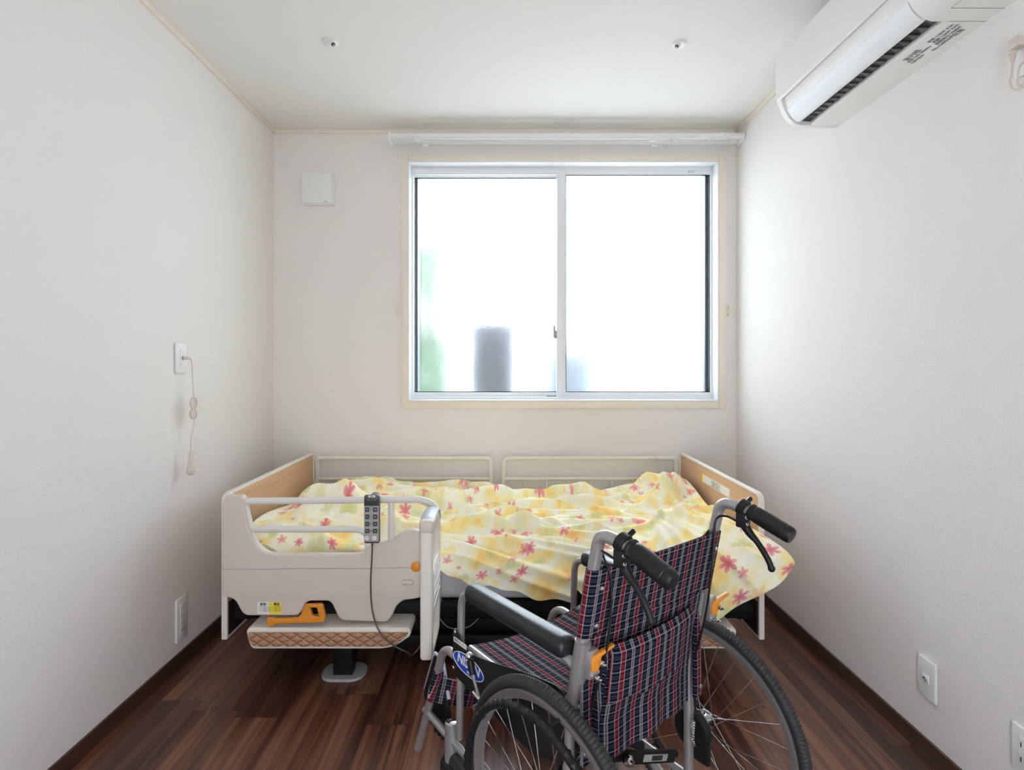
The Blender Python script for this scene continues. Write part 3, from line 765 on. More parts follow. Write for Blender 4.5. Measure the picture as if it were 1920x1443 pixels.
def fold(pts, h, wd, sharp=1.0):
    """ridge along a polyline given in world x, y (arc position v read at top rows)"""
    P = np.array(pts, float); best = np.full((NV, NU), 9.); tt = np.zeros((NV, NU)); L = len(P)-1
    for k in range(L):
        a, b_ = P[k], P[k+1]; d = b_-a; l2 = (d**2).sum()
        s = np.clip(((uu-a[0])*d[0]+(vv-a[1])*d[1])/l2, 0, 1)
        q = np.hypot(uu-a[0]-s*d[0], vv-a[1]-s*d[1]); mk = q < best
        best = np.where(mk, q, best); tt = np.where(mk, (k+s)/L, tt)
    env = np.clip(np.minimum(tt, 1-tt)*5, 0, 1); env = env*env*(3-2*env)
    r = best/wd
    return 2.4*h*env*np.exp(-(np.sqrt(r*r+.015)-.122)**(1.35)*1.15)
rng = np.random.default_rng(11)
def wob(x0, x1, y, sl, amp, n=7):
    xs_ = np.linspace(x0, x1, n); ph = rng.uniform(0, 6); return [(x, y+sl*(x-x0)+amp*math.sin((x-x0)*rng.uniform(5, 7)+ph)) for x in xs_]
# long swells running along the bed
for (x0, x1, y, sl, h, wd) in [(-.9, .5, .10, .02, .022, .035), (-.4, .75, .21, -.03, .020, .04), (-.95, .1, .30, .03, .026, .045), (-.2, .8, .36, -.02, .016, .035),
                               (-.9, -.1, .45, .02, .022, .04), (-.1, .85, .48, .0, .018, .035), (-.95, -.3, .60, .02, .03, .05), (-.25, .6, .58, .03, .018, .03),
                               (-.2, .7, .68, .03, .014, .028), (-.9, -.4, .74, .0, .02, .04)]:
    H += fold(wob(x0, x1, y, sl, .014), h, wd)
for pts, h, wd in (([(-.80, .16), (-.45, .19), (-.1, .235), (.25, .24), (.6, .20), (.78, .14)], -.013, .020), ([(-.78, .215), (-.4, .25), (-.05, .29), (.3, .29), (.65, .25), (.8, .2)], .014, .022),
                   ([(-.9, .06), (-.5, .09), (-.1, .12), (.2, .14), (.5, .12), (.7, .07)], .006, .024), ([(-.25, .43), (.05, .45), (.35, .44), (.7, .40)], .010, .015),
                   ([(-.95, .50), (-.7, .52), (-.45, .50), (-.2, .54)], -.012, .016), ([(-.93, .68), (-.7, .66), (-.45, .70), (-.3, .69)], -.011, .015), ([(.55, .30), (.7, .36), (.85, .34)], -.013, .018), ([(.5, .52), (.68, .58), (.86, .60)], .011, .016)):
    H += fold(pts, h, wd)
for k in range(96):
    x0 = rng.uniform(-.98, .6); L = rng.uniform(.25, .8); y = rng.uniform(.03, .80)
    H += fold(wob(x0, min(x0+L, .95), y, rng.uniform(-.10, .14), .012), rng.uniform(.004, .012), rng.uniform(.009, .020))
# diagonal fan down the front face from under the rail towards the wheelchair
for y0, dx_, h, wd in ((.60, 0, .013, .018), (.66, .03, .016, .024), (.70, -.02, .010, .014), (.755, .02, .015, .022), (.80, .05, .010, .016), (.86, -.03, .015, .026), (.92, .0, .009, .016)):
    H += fold([(-.36+dx_, y0), (-.12+dx_, y0+.035), (.10+dx_, y0+.11), (.30+dx_, y0+.17), (.46+dx_, y0+.20)], h, wd)
# crumples in the back right corner
for k in range(16):
    a = rng.uniform(-1.2, 1.0); c_ = (rng.uniform(.72, .92), rng.uniform(.06, .42)); l = rng.uniform(.06, .16)
    H += fold([(c_[0]-l*math.cos(a), c_[1]-l*math.sin(a)), c_, (c_[0]+l*math.cos(a+.4), c_[1]+l*math.sin(a+.4))], rng.uniform(.008, .015), rng.uniform(.014, .028))
# spread from the foot corner
for k in range(9):
    a = .25+k*.15; l0 = rng.uniform(.05, .2); H += fold([(.58+l0*math.cos(a), .60+l0*math.sin(a)), (.60+.34*math.cos(a+.1), .62+.34*math.sin(a+.1)), (.60+.60*math.cos(a), .62+.60*math.sin(a))], rng.uniform(.008, .019), rng.uniform(.012, .026))
# folds over the left side
for k in range(16):
    y0 = rng.uniform(.50, 1.02); x0 = rng.uniform(-.97, -.5); H += fold([(x0, y0), (x0+.15, y0+rng.uniform(-.03, .08)), (x0+.33, y0+rng.uniform(-.05, .1))], rng.uniform(.008, .016), rng.uniform(.014, .026))
edge = np.minimum(np.linspace(0, 1, NU)[None]*18, (1-np.linspace(0, 1, NU))[None]*18).clip(0, 1)
H = (H-np.median(H)*.9)*edge-.004
V = G+NRM*H[..., None]
# hem lip wobble
hem = np.clip((np.arange(NV)/(NV-1)-.93)/.07, 0, 1)[:, None]
V[..., 2] += hem*.008*np.sin(uu*23)+hem*.006*np.sin(uu*51+1)+hem*np.clip(uu-.4, 0, .5)*.03*np.sin(uu*34)
V[..., 1] += hem*np.clip(uu-.35, 0, .5)*.035*np.sin(uu*40+.5)
lf = V[..., 0] < -.19
V[..., 1] = np.where(lf, np.maximum(V[..., 1], 2.056+.006*np.sin(uu*30)), V[..., 1])
TH = .022
Vb = V-NRM*TH
Vb[-6:] = V[-6:]-NRM[-6:]*(TH*np.linspace(.9, .25, 6))[:, None, None]
verts = np.concatenate([V.reshape(-1, 3), Vb.reshape(-1, 3)]); N0 = NU*NV
faces = []
for j in range(NV-1):
    for i in range(NU-1):
        a = j*NU+i; faces.append((a, a+NU, a+NU+1, a+1)); faces.append((N0+a, N0+a+1, N0+a+NU+1, N0+a+NU))
for i in range(NU-1):
    faces.append((i, i+1, N0+i+1, N0+i)); a = (NV-1)*NU+i; faces.append((a, N0+a, N0+a+1, a+1))
for j in range(NV-1):
    a = j*NU; faces.append((a, N0+a, N0+a+NU, a+NU)); a = j*NU+NU-1; faces.append((a, a+NU, N0+a+NU, N0+a))
me = bpy.data.meshes.new('duvet'); me.from_pydata([tuple(p) for p in verts], [], faces)
uvl = me.uv_layers.new(name='uv'); UVf = np.stack([uu.reshape(-1), vv.reshape(-1)], 1); UVf = np.concatenate([UVf, UVf+3.3])
li = np.empty(len(me.loops), dtype=np.int32); me.loops.foreach_get('vertex_index', li); uvl.data.foreach_set('uv', UVf[li].astype(np.float32).ravel())
b = bmesh.new(); b.from_mesh(me); bmesh.ops.recalc_face_normals(b, faces=b.faces); b.to_mesh(me); b.free()
for p in me.polygons: p.use_smooth = True
o = obj('duvet', me, 'duvet', sm=False)
for p in me.polygons: p.use_smooth = True
tag(o, 'rumpled yellow floral duvet spread over the care bed', 'duvet')

# back bed rails ------------------------------------------------------
def back_rail(x0, x1, label, caps):
    y = 3.055
    t = thing('bed_rail', label, 'bed rail', ((x0+x1)/2, y, .30), 0, 'cream bed rails along the back wall')
    z1 = .665; r = .0115
    b = nb(); tube(b, rp([(x0, y, .30), (x0, y, z1), (x1, y, z1), (x1, y, .30)], .035, 8), r, 12); obj('outer_tube', b, 'rail', t)
    b = nb(); cyl(b, (x0, y, .553), (x1, y, .553), .010, 12); obj('middle_bar', b, 'rail', t)
    b = nb(); cyl(b, (x0, y, .33), (x1, y, .33), .009, 12); obj('bottom_bar', b, 'rail', t)
    for k in range(1, 8):
        x = x0+(x1-x0)*k/8; b = nb(); cyl(b, (x, y, .33), (x, y, .553), .0062, 10); obj('spindle', b, 'rail', t)
    for x, e in ((x0, 1), (x1, -1)):
        b = nb(); tube(b, rp([(x, y, .60), (x, y, z1), (x+e*.11, y, z1)], .035, 8), r+.0025, 12); obj('corner_sleeve', b, 'rail', t)
    settle(t, t.location.copy())
back_rail(X(595, 3.055), X(920, 3.055), 'cream metal bed rail along the wall, left of the two', 0)
back_rail(X(944, 3.055), X(1268, 3.055), 'cream metal bed rail along the wall, right of the two', 0)

# assist rail -----------------------------------------------------------
YP = 2.02
def q1(zx, zy, Y=YP-.018): return (X(400+zx/3.137, Y), Z(840+zy/3.137, Y))
ar = thing('assist_rail', 'beige plastic bed assist rail with a swing-out grip at the near left of the bed', 'bed rail', (-.62, YP, .25))
op = [(48, 312), (72, 280), (165, 280), (178, 302), (182, 335), (208, 470), (228, 530), (262, 585), (312, 618), (375, 627), (858, 627), (886, 612), (902, 585), (935, 565), (1000, 558), (1045, 543), (1085, 515), (1125, 490), (1178, 480), (1215, 490), (1222, 560), (1222, 880), (1180, 890), (1115, 896), (1075, 930), (1050, 990), (1018, 1026), (762, 1016), (735, 1000), (698, 918), (678, 900), (562, 900), (538, 915), (520, 962), (492, 986), (192, 986), (165, 968), (134, 906), (108, 884), (68, 880), (48, 858)]
out = rpoly([q1(*p) for p in op], .012, 4)[::-1]
o = obj('side_panel', plate([out], .036, .008, (0, YP, 0), (1, 0, 0), (0, 0, 1)), 'bedp', ar)
# seam
sx = [q1(a, b_) for a, b_ in ((52, 711), (200, 711), (300, 712), (520, 706), (860, 706), (1100, 702), (1170, 702))]
b = nb(); tube(b, [(x, YP-.0185, z) for x, z in sx], .0011, 6); obj('seam', b, 'grey', o)
def q3(zx, zy, y=YP): x, z = q1(zx, zy, y); return (x, y, z)
b = nb(); tube(b, rp([q3(150, 312), q3(1228, 300), q3(1315, 345), q3(1318, 480)], .055, 10), .0125, 16)
obj('top_tube', b, 'ivory', ar)
b = nb(); tube(b, rp([q3(186, 325), q3(222, 476), q3(860, 476), q3(905, 500), q3(912, 610)], .022, 8), .0115, 16)
obj('middle_tube', b, 'ivory', ar)
b = nb(); tube(b, rp([q3(222, 476), q3(236, 530), q3(275, 590), q3(330, 625), q3(400, 640)], .03, 8), .010, 14); obj('lower_lip', b, 'ivory', ar)
b = nb(); cyl(b, q3(1047, 318), q3(1047, 560), .0118, 16); obj('upright', b, 'ivory', ar)
# hinge
b = nb(); hx = X(810, 2.0)
tube(b, [(hx, YP, .235), (hx, YP, .60)], .022, 20); box(b, hx-.03, hx+.012, YP-.02, YP+.018, .33, .50, .006); obj('hinge_column', b, 'bedp', ar)
b = nb(); kx, kz = q1(1192, 695); lathe(b, [(.016, 0), (.018, .006), (.012, .010)], (kx, YP-.016, kz), (0, -1, 0), 24); obj('hinge_knob', b, 'orange', ar, 'orange release knob')
b = nb(); kx, kz = q1(1130, 785); box(b, kx-.014, kx+.03, YP-.032, YP-.014, kz-.008, kz+.008, .006, 3); obj('hinge_rib', b, 'bedp', ar)
# swing arm, in the plane x = const, leading toward the camera
ax_ = -.2485-.004
ya_, yb_ = 1.79, 2.02
outl = rpoly([(ya_, .232), (yb_-.025, .235), (yb_, .30), (yb_, .60), (yb_-.035, .672), (ya_+.03, .678), (ya_, .666)], [.012, .03, .03, .03, .05, .02, .012], 6)
h1 = rpoly([(ya_+.032, .515), (yb_-.035, .515), (yb_-.03, .60), (yb_-.06, .648), (ya_+.032, .648)], .014, 4)[::-1]
h2 = rpoly([(ya_+.032, .255), (yb_-.04, .262), (yb_-.035, .36), (ya_+.032, .36)], .012, 4)[::-1]
sw = obj('swing_arm', plate([outl, h1, h2], .040, .010, (ax_, 0, 0), (0, 1, 0), (0, 0, 1)), 'bedp2', ar)
b = nb(); path = [(ax_, ya_+.012, .668), (ax_, ya_+.06, .6785), (ax_, yb_-.05, .673), (ax_, yb_-.012, .632)]
tube(b, cr(path, 6), .0235, 14, sx=.35, up=(0, 0, 1)); obj('grip_cover', b, 'capgrey', sw, 'blue-grey soft grip')
b = nb(); box(b, ax_-.0235, ax_+.0235, ya_-.003, ya_+.036, .640, .681, .010, 3); obj('corner_cap', b, 'bedp', sw)
b = nb(); box(b, ax_+.0195, ax_+.0215, ya_+.04, yb_-.035, .375, .50, .001)
for k in range(4): box(b, ax_+.021, ax_+.0235, ya_+.045, yb_-.04, .39+.03*k, .400+.03*k, .001)
obj('ribbed_insert', b, 'sash', sw)
obj('arm_text', text('ひねると回転します', .017, (ax_+.0218, (ya_+yb_)/2, .495-.008), (0, 1, 0), (0, 0, 1)), 'blue', sw)
# orange lever
lv = rpoly([q1(326, 985), (q1(358, 985)), q1(372, 993), q1(505, 988), q1(522, 972), q1(548, 908), q1(640, 905), q1(652, 912), q1(668, 975), q1(662, 1005), q1(640, 1012), q1(385, 1020), q1(358, 1038), q1(330, 1032)], .005, 4)[::-1]
lh = rpoly([q1(578, 925), q1(618, 925), q1(632, 978), q1(592, 972)], .004, 4)
obj('locking_lever', plate([lv, lh], .018, .004, (0, YP-.0285, 0), (1, 0, 0), (0, 0, 1)), 'orange', ar, 'orange locking lever')
# sticker
x0_, z1_ = q1(270, 905); x1_, z0_ = q1(400, 974); xm, _ = q1(331, 900)
b = nb(); box(b, x0_-.006, xm, YP-.0192, YP-.0175, z0_, z1_); sk = obj('release_sticker', b, 'paper', ar)
b = nb(); box(b, xm, x1_, YP-.0192, YP-.0175, z0_, z1_); obj('release_sticker', b, 'yellow', ar)
lb = [text('解除', .011, ((x0_+xm)/2-.004, YP-.0194, z1_-.008), (1, 0, 0), (0, 0, 1), bold=.0003), text('固定', .011, ((x1_+xm)/2+.005, YP-.0194, z1_-.008), (1, 0, 0), (0, 0, 1), bold=.0003), text('←→', .008, (xm, YP-.0194, z1_-.008), (1, 0, 0), (0, 0, 1))]
for i in range(4):
    lb.append(text('レバーを左にする', .0052, ((x0_+xm)/2, YP-.0194, z1_-.0165-.0056*i*.9), (1, 0, 0), (0, 0, 1)))
    lb.append(text('レバーを右にする', .0050, ((x1_+xm)/2, YP-.0194, z1_-.0165-.0056*i*.9), (1, 0, 0), (0, 0, 1)))
q = obj('sticker_text', join(lb), 'ink', ar)
for f_ in q.data.polygons: f_.material_index = 0
settle(ar, (-.62, YP, .25))
for s_ in ar.children:
    pass

# remote ----------------------------------------------------------------
YR = 1.985
rx0_, rx1_ = X(683.5, YR), X(712.5, YR); rz0, rz1 = Z(1017, YR), Z(927, YR)
rc = (rx0_+rx1_)/2
rm = thing('remote_control', 'dark bed remote control hanging on the assist rail', 'remote control', (rc, YR, rz0))
b = nb(); box(b, rx0_, rx1_, YR-.012, YR+.010, rz0, rz1, .006, 3); box(b, rc-.012, rc+.012, YR+.006, YR+.045, rz1-.012, rz1-.004, .003); box(b, rc-.012, rc+.012, YR+.051, YR+.056, rz1-.035, rz1-.004, .002); box(b, rc-.012, rc+.012, YR+.04, YR+.055, rz1-.012, rz1-.004, .003)
obj('case', b, 'remote', rm)
wd = rx1_-rx0_
def R(zx, zy): return rx0_+wd*(zx-213)/(478-213)+.0, rz1-(rz1-rz0)*(zy-238)/(1052-238)
def rb(x0, y0, x1, y1, d0, d1, bev=0):
    a = R(x0, y1); c = R(x1, y0); return box(nb(), a[0], c[0], YR-.012-d1, YR-.012+.002-d0, a[1], c[1], bev)
obj('display', rb(225, 300, 470, 410, 0, .0008), 'ink', rm)
obj('face', rb(225, 415, 470, 1015, 0, .0006), 'keygrey', rm)
obj('name_plate', rb(290, 240, 410, 270, 0, .0006), 'paper', rm)
obj('indicator', rb(330, 415, 365, 440, .0, .0012), 'led', rm)
for r_i, (ya, yb) in enumerate(((435, 512), (557, 635), (680, 755), (800, 872))):
    for c_i, (xa, xb) in enumerate(((240, 312), (372, 448))):
        b = rb(xa, ya, xb, yb, 0, .0022, .001)
        a = R((xa+xb)/2, (ya+yb)/2); s = -1 if c_i == 0 else 1; d = .0035; yk = YR-.0143
        tube(b, [(a[0]-d, yk, a[1]-s*d*.5), (a[0], yk, a[1]+s*d*.5), (a[0]+d, yk, a[1]-s*d*.5)], .00055, 5, mi=1)
        obj('button', b, ['keydark', 'paper'], rm)
for xa, xb, s in ((232, 298, 'Z'), (362, 430, 'S')):
    b = rb(xa, 925, xb, 990, 0, .0022, .001); o = obj('button', b, 'paper', rm)
    a = R((xa+xb)/2, 957); obj('button_mark', text('切' if s == 'Z' else '入', .007, (a[0], YR-.0144, a[1]), (1, 0, 0), (0, 0, 1)), 'ink', o)
for i, s in enumerate(('頭', '足', '高さ', '連動')):
    a = R(340, (474, 596, 718, 836)[i]); obj('key_caption', text(s, .0055, (a[0], YR-.0128, a[1]), (1, 0, 0), (0, 0, 1)), 'ink', rm)
a = R(350, 318); obj('display_text', text('手元スイッチ', .0055, (a[0], YR-.0130, a[1]), (1, 0, 0), (0, 0, 1)), 'keygrey', rm)
a = R(350, 255); obj('plate_text', text('操作', .0055, (a[0], YR-.0128, a[1]), (1, 0, 0), (0, 0, 1), bold=.0002), 'ink', rm)
b = nb(); tube(b, [(rc, YR, rz0+.002), (rc, YR, rz0-.012)], [.0055, .003], 10)
tube(b, cr([W(698, 1022, YR), W(697, 1050, YR), W(695, 1085, YR), W(695.5, 1120, YR), W(699, 1150, YR-.005), W(708, 1177, YR-.02), W(722, 1197, 1.955), W(742, 1212, 1.96), W(762, 1221, 1.97), W(778, 1223.5, 2.03), (-.26, 2.10, .22)], 8), .0028, 8)
obj('cord', b, 'remote', rm)
settle(rm, (rc, YR, rz0))
b = nb(); tube(b, cr([(-.24, 2.11, .30), W(823, 1152, 2.08), W(829, 1165, 2.07), W(840, 1175, 2.07), W(856, 1178, 2.08), W(880, 1174, 2.1), (-.10, 2.12, .22)], 8), .0018, 8)
tag(obj('power_cable', b, 'grey'), 'thin grey cable drooping under the middle of the care bed', 'cable')

# ------------------------------------------------------------------ wheelchair
WX, WY, WA = .2929, 1.2685, .6488
wc = thing('wheelchair', 'folding wheelchair in navy tartan with silver frame in front of the bed', 'wheelchair', (WX, WY, 0), WA)
U = .205
def uvmap(o, fu, fv): planar_uv(o.data, fu, fv); return o
def sheet(fn, nu, nv, th, name, m, parent, uvf, closed_u=False):
    """solid sheet from fn(a,b)->Vector with thickness"""
    P = [[Vector(fn(i/(nu-1), j/(nv-1))) for i in range(nu)] for j in range(nv)]
    b = nb(); uvs = {}
    Nn = []
    for j in range(nv):
        row = []
        for i in range(nu):
            du = P[j][min(nu-1, i+1)]-P[j][max(0, i-1)]; dv_ = P[min(nv-1, j+1)][i]-P[max(0, j-1)][i]
            row.append(du.cross(dv_).normalized())
        Nn.append(row)
    A = [[b.verts.new(P[j][i]+Nn[j][i]*th/2) for i in range(nu)] for j in range(nv)]
    B_ = [[b.verts.new(P[j][i]-Nn[j][i]*th/2) for i in range(nu)] for j in range(nv)]
    ul = b.loops.layers.uv.new('uv'); idx = {}
    for j in range(nv):
        for i in range(nu): idx[A[j][i]] = idx[B_[j][i]] = uvf(i/(nu-1), j/(nv-1), P[j][i])
    for j in range(nv-1):
        for i in range(nu-1):
            b.faces.new((A[j][i], A[j][i+1], A[j+1][i+1], A[j+1][i])); b.faces.new((B_[j][i], B_[j+1][i], B_[j+1][i+1], B_[j][i+1]))
    for i in range(nu-1):
        b.faces.new((A[0][i], B_[0][i], B_[0][i+1], A[0][i+1])); b.faces.new((A[-1][i], A[-1][i+1], B_[-1][i+1], B_[-1][i]))
    for j in range(nv-1):
        b.faces.new((A[j][0], A[j+1][0], B_[j+1][0], B_[j][0])); b.faces.new((A[j][-1], B_[j][-1], B_[j+1][-1], A[j+1][-1]))
    for f_ in b.faces:
        for l in f_.loops: l[ul].uv = idx[l.vert]
    return obj(name, b, m, parent)

def postv(z):  # v of the back post at height z
    if z < .45: return .0
    return -.005-(z-.45)*.195
PATH = [(0, .0, .165), (0, .0, .44), (0, -.036, .61), (0, -.074, .79)]
for s in (-1, 1):
    u = s*U
    # back post with push-handle bend
    b = nb(); tube(b, rp([(u, 0, .10), (u, 0, .45), (u, -.075, .81), (u, -.088, .862), (u, -.165, .853), (u, -.25, .822)], .05, 10), .0125, 16)
    obj('back_post', b, 'silver', wc)
    b = nb(); d = Vector((0, -.085, -.031)).normalized(); p0 = Vector((u, -.160, .8535))
    prof = [(.0165, 0), (.0185, .002), (.0185, .006), (.0165, .008), (.0165, .011), (.0180, .013), (.0185, .02), (.0190, .05), (.0185, .082), (.0170, .084), (.0185, .086), (.0180, .096), (.0150, .101), (.006, .1025)]
    lathe(b, prof, p0, d, 28); obj('hand_grip', b, 'black', wc)
    # brake lever: clamp, body, lever
    b = nb(); c0 = Vector((u, -.145, .857)); lathe(b, [(.0165, -.010), (.019, -.008), (.019, .006), (.0165, .008)], c0, d, 20)
    obox(b, c0+Vector((s*0-.006, -.002, -.026)), Vector((1, 0, 0)), Vector((0, 1, 0)), Vector((0, 0, 1)), .022, .026, .034, .004)
    cyl(b, c0+Vector((.012, -.002, .012)), c0+Vector((.026, -.002, .018)), .0055, 10)
    br = obj('brake_bracket', b, 'black', wc)
    b = nb()
    L = cr([c0+Vector((-.006, -.004, -.034)), c0+Vector((-.006, -.018, -.052)), c0+Vector((-.006, -.034, -.066)), c0+Vector((-.006, -.050, -.085)), c0+Vector((-.006, -.062, -.103)), c0+Vector((-.006, -.068, -.117))], 5)
    rr = [.011-.0045*min(1, i/10) for i in range(len(L))]; rr[-1] = .0075; rr[-2] = .0078
    tube(b, L, rr, 12, sx=1.0, up=(0, 1, 0)); bmesh.ops.create_uvsphere(b, u_segments=12, v_segments=8, radius=.0078, matrix=Matrix.Translation(L[-1]))
    obj('brake_lever', b, 'black', wc)
    b = nb()
    for q_ in ((-.018, -.004, -.030), (-.018, -.002, -.016)): lathe(b, [(.004, 0), (.004, .002), (.002, .003)], c0+Vector(q_)+Vector((0, -.014, 0)), (0, -1, 0), 10)
    obj('bolt', b, 'chrome', br)
    b = nb(); tube(b, cr([c0+Vector((-.006, .008, -.034)), c0+Vector((-.008*1, .04, -.026)), c0+Vector((-.012*s, .062, -.04)), (u-s*.030, -.088, .760), (u-s*.034, -.080, .66), (u-s*.030, -.064, .58), (u-s*.022, -.030, .45), (u, -.02, .33)], 8), .0026, 8)
    obj('brake_cable', b, 'black', wc)
    # folding joint
    b = nb(); zz = .612; vj = -.037
    ddir = Vector((0, -.195, 1)).normalized()
    tube(b, [Vector((u, vj, zz))-ddir*.060, Vector((u, vj, zz))+ddir*.022], .0165, 18); lathe(b, [(.0165, 0), (.0165, .003), (.0125, .005)], Vector((u, vj, zz))+ddir*.022, ddir, 18)
    box(b, u-.004+s*.0, u+.022, vj-.026, vj-.004, zz-.045, zz+.012, .003)
    cyl(b, (u+.024, vj-.022, zz-.036), (u-.006, vj-.022, zz-.036), .005, 10)
    obj('folding_joint', b, 'silver', wc)
    b = nb()
    me = plate([rpoly([(-.008, -.030), (.006, -.028), (.012, -.014), (.013, -.002), (.044, .012), (.043, .017), (-.006, .002), (-.010, -.008)], .003)], .012, .003, (u+.010, vj-.026, zz), (1, -.25, 0), (0, 0, 1))
    obj('fold_lever', me, 'orange', wc, 'orange backrest folding lever')
    b = nb()
    for q_ in ((u+.018, vj-.036, zz-.012), (u+.012, vj-.030, zz-.042)): lathe(b, [(.0055, 0), (.0055, .005), (.003, .006), (.003, .012), (.001, .013)], q_, (0, -1, 0), 12)
    obj('bolt', b, 'chrome', wc)
    # arm tube: from the joint forward, down at the front to the caster
    b = nb(); tube(b, rp([(u, -.03, .572), (u, .03, .592), (u, .402, .592), (u, .408, .40), (u, .412, .20)], .045, 10), .0100, 14)
    obj('arm_tube', b, 'silver', wc)
    b = nb(); box(b, u-.026, u+.026, -.004, .362, .583, .627, .019, 5)
    obj('armrest', b, 'blackpad', wc)
    # side frame tube / legrest
    b = nb(); tube(b, rp([(u, 0, .385), (u, .28, .392), (u, .465, .412), (u, .50, .39), (u, .535, .30), (u, .64, .05)], .045, 10), .0115, 14)
    obj('leg_tube', b, 'silver', wc)
    b = nb(); cyl(b, (u, .598, .185), (u, .45, .175), .0105, 14); cyl(b, (u, 0, .16), (u, .44, .175), .0105, 14)
    obj('lower_tube', b, 'silver', wc)
    b = nb(); cyl(b, (u, .452, .120), (u, .452, .222), .0185, 20); hs = obj('caster_housing', b, 'silver', wc)
    b = nb(); lathe(b, [(.0165, 0), (.0165, .003), (.013, .005)], (u, .452, .221), (0, 0, 1), 20); obj('housing_cap', b, 'chrome', hs)
    b = nb(); box(b, u-.026, u+.026, .415, .475, .085, .122, .008, 3)
    for e in (-1, 1): box(b, u+e*.022-.004, u+e*.022+.004, .405, .465, .045, .10, .003)
    ca = obj('caster_fork', b, 'black', wc)
    b = nb(); lathe(b, [(.02, -.015), (.058, -.015), (.070, -.012), (.075, -.006), (.075, .006), (.070, .012), (.058, .015), (.02, .015)], (u, .425, .075), (1, 0, 0), 36); obj('caster_wheel', b, 'rubber', ca)
    # skirt guard
    gp = [(.422, .372), (.422, .490), (.412, .492), (.36, .468), (.33, .460), (.29, .466), (.22, .482), (.15, .500), (.08, .515), (.02, .525), (-.005, .52), (0, .37), (.10, .34)]
    gd = obj('side_guard', plate([rpoly(gp, .012, 4)], .004, .0015, (u+s*.014, 0, 0), (0, 1, 0), (0, 0, 1)), 'black', wc)
    if s < 0:
        gx = u-.0185
        # badge: leaf-shaped ellipse with lettering, read from the outside
        el = [(.345+.068*math.cos(a), .425+.024*math.sin(a)) for a in [k*2*PI/32 for k in range(32)]]
        m1 = plate([el], .0012, .0003, (gx+.001, 0, 0), (0, -1, 0), (0, 0, 1))
        m1.transform(Matrix.Identity(4))
        el2 = [(-y, z) for y, z in el]
        m1 = plate([el2], .0016, .0003, (gx+.0012, 0, 0), (0, -1, 0), (0, 0, 1)); bd = obj('badge', m1, 'blue', gd, 'blue oval maker badge')
        ring = [(gx+.0002, .345+.0685*math.cos(a), .425+.0245*math.sin(a)) for a in [k*2*PI/40 for k in range(40)]]
        b = nb(); tube(b, ring, .0011, 5, closed=True); obj('badge_rim', b, 'paper', gd)
        obj('badge_text', text('NISSIN', .034, (gx+.0002, .345, .428), (0, -1, 0), (0, 0, 1), shear=.2, bold=.0006), 'paper', gd)
        obj('badge_text', text('MEDICAL', .008, (gx+.0002, .332, .409), (0, -1, 0), (0, 0, 1)), 'paper', gd)
        b = nb(); box(b, gx-.0001, gx+.001, .352, .412, .462, .474); obj('name_label', b, 'paper', gd)
        obj('label_text', text('背折れレバー', .009, (gx-.0003, .382, .468), (0, -1, 0), (0, 0, 1)), 'ink', gd)
        for q_ in ((.408, .485), (.415, .39), (.01, .50), (.02, .42)):
            b = nb(); lathe(b, [(.005, 0), (.005, .001), (.003, .003)], (gx+.002, q_[0], q_[1]), (-1, 0, 0), 12); obj('rivet', b, 'chrome', gd)
    # parking brake
    gx = u+s*.030
    b = nb(); box(b, u+s*.012-.004, u+s*.012+.010, .24, .30, .365, .402, .003); cyl(b, (u, .265, .375), (u+s*.055, .265, .372), .007, 12); cyl(b, (gx, .30, .385), (gx, .22, .368), .006, 10)
    pb = obj('parking_brake', b, 'chrome', wc)
    b = nb(); tube(b, [(gx, .272, .372), (gx, .300, .415), (gx, .315, .445)], [.0035, .004, .0045], 10); obj('brake_rod', b, 'silver', pb)
    b = nb(); tube(b, [(gx, .306, .425), (gx, .318, .455)], [.0075, .0095], 14); obj('brake_handle', b, 'black', pb)
    b = nb(); bmesh.ops.create_uvsphere(b, u_segments=16, v_segments=10, radius=.0095, matrix=Matrix.Translation((gx, .322, .464))); obj('brake_ball', b, 'chrome', pb)
    # drum brake
    b = nb(); lathe(b, [(.01, -.012), (.045, -.012), (.048, -.006), (.048, .008), (.03, .012)], (u+s*.017, 0, .273), (1, 0, 0), 30)
    me_ = rpoly([(-.030, .22), (.03, .22), (.034, .29), (.02, .318), (-.02, .318), (-.040, .29)], .012)
    box(b, u+s*.013-.007, u+s*.013+.007, -.052, -.008, .205, .262, .006)
    obj('brake_drum', b, 'black', wc)
b = nb()
for k in range(14): 
    a = k*2*PI
hel = [( U-.026+.005*math.cos(k*.9), -.030+.005*math.sin(k*.9), .325-.0009*k) for k in range(56)]
tube(b, hel, .0012, 5); tube(b, [(U-.026, -.03, .275), (U-.018, -.03, .262), (U-.002, -.028, .250)], .0035, 8); obj('brake_spring', b, 'chrome', wc)

# drive wheels
WR, WZ = .273, .273
def tire_bm(u0):
    b = nb(); NT_, NS = 760, 14; rings = []
    rc_, rr_ = WR-.0145, .0135
    for i in range(NT_):
        a = 2*PI*i/NT_; ring = []
        ph = i % 4
        for k in range(NS):
            q = 2*PI*k/NS; ou = math.cos(q); si = math.sin(q)   # ou outward, si sideways
            r = rr_*(1.0 if ou < .25 else 1.0)
            lug = 0
            if ou > .35:
                shift = 2 if si > 0 else 0
                lug = .0012 if ((i+shift) % 4) < 2 else -.0016
            rad = rc_+ou*(r+lug)
            ring.append(b.verts.new((u0+si*(.0125+lug*.4), rad*math.cos(a), WZ+rad*math.sin(a))))
        rings.append(ring)
    for i in range(NT_):
        A, B_ = rings[i], rings[(i+1) % NT_]
        for k in range(NS): b.faces.new((A[k], A[(k+1) % NS], B_[(k+1) % NS], B_[k]))
    return b
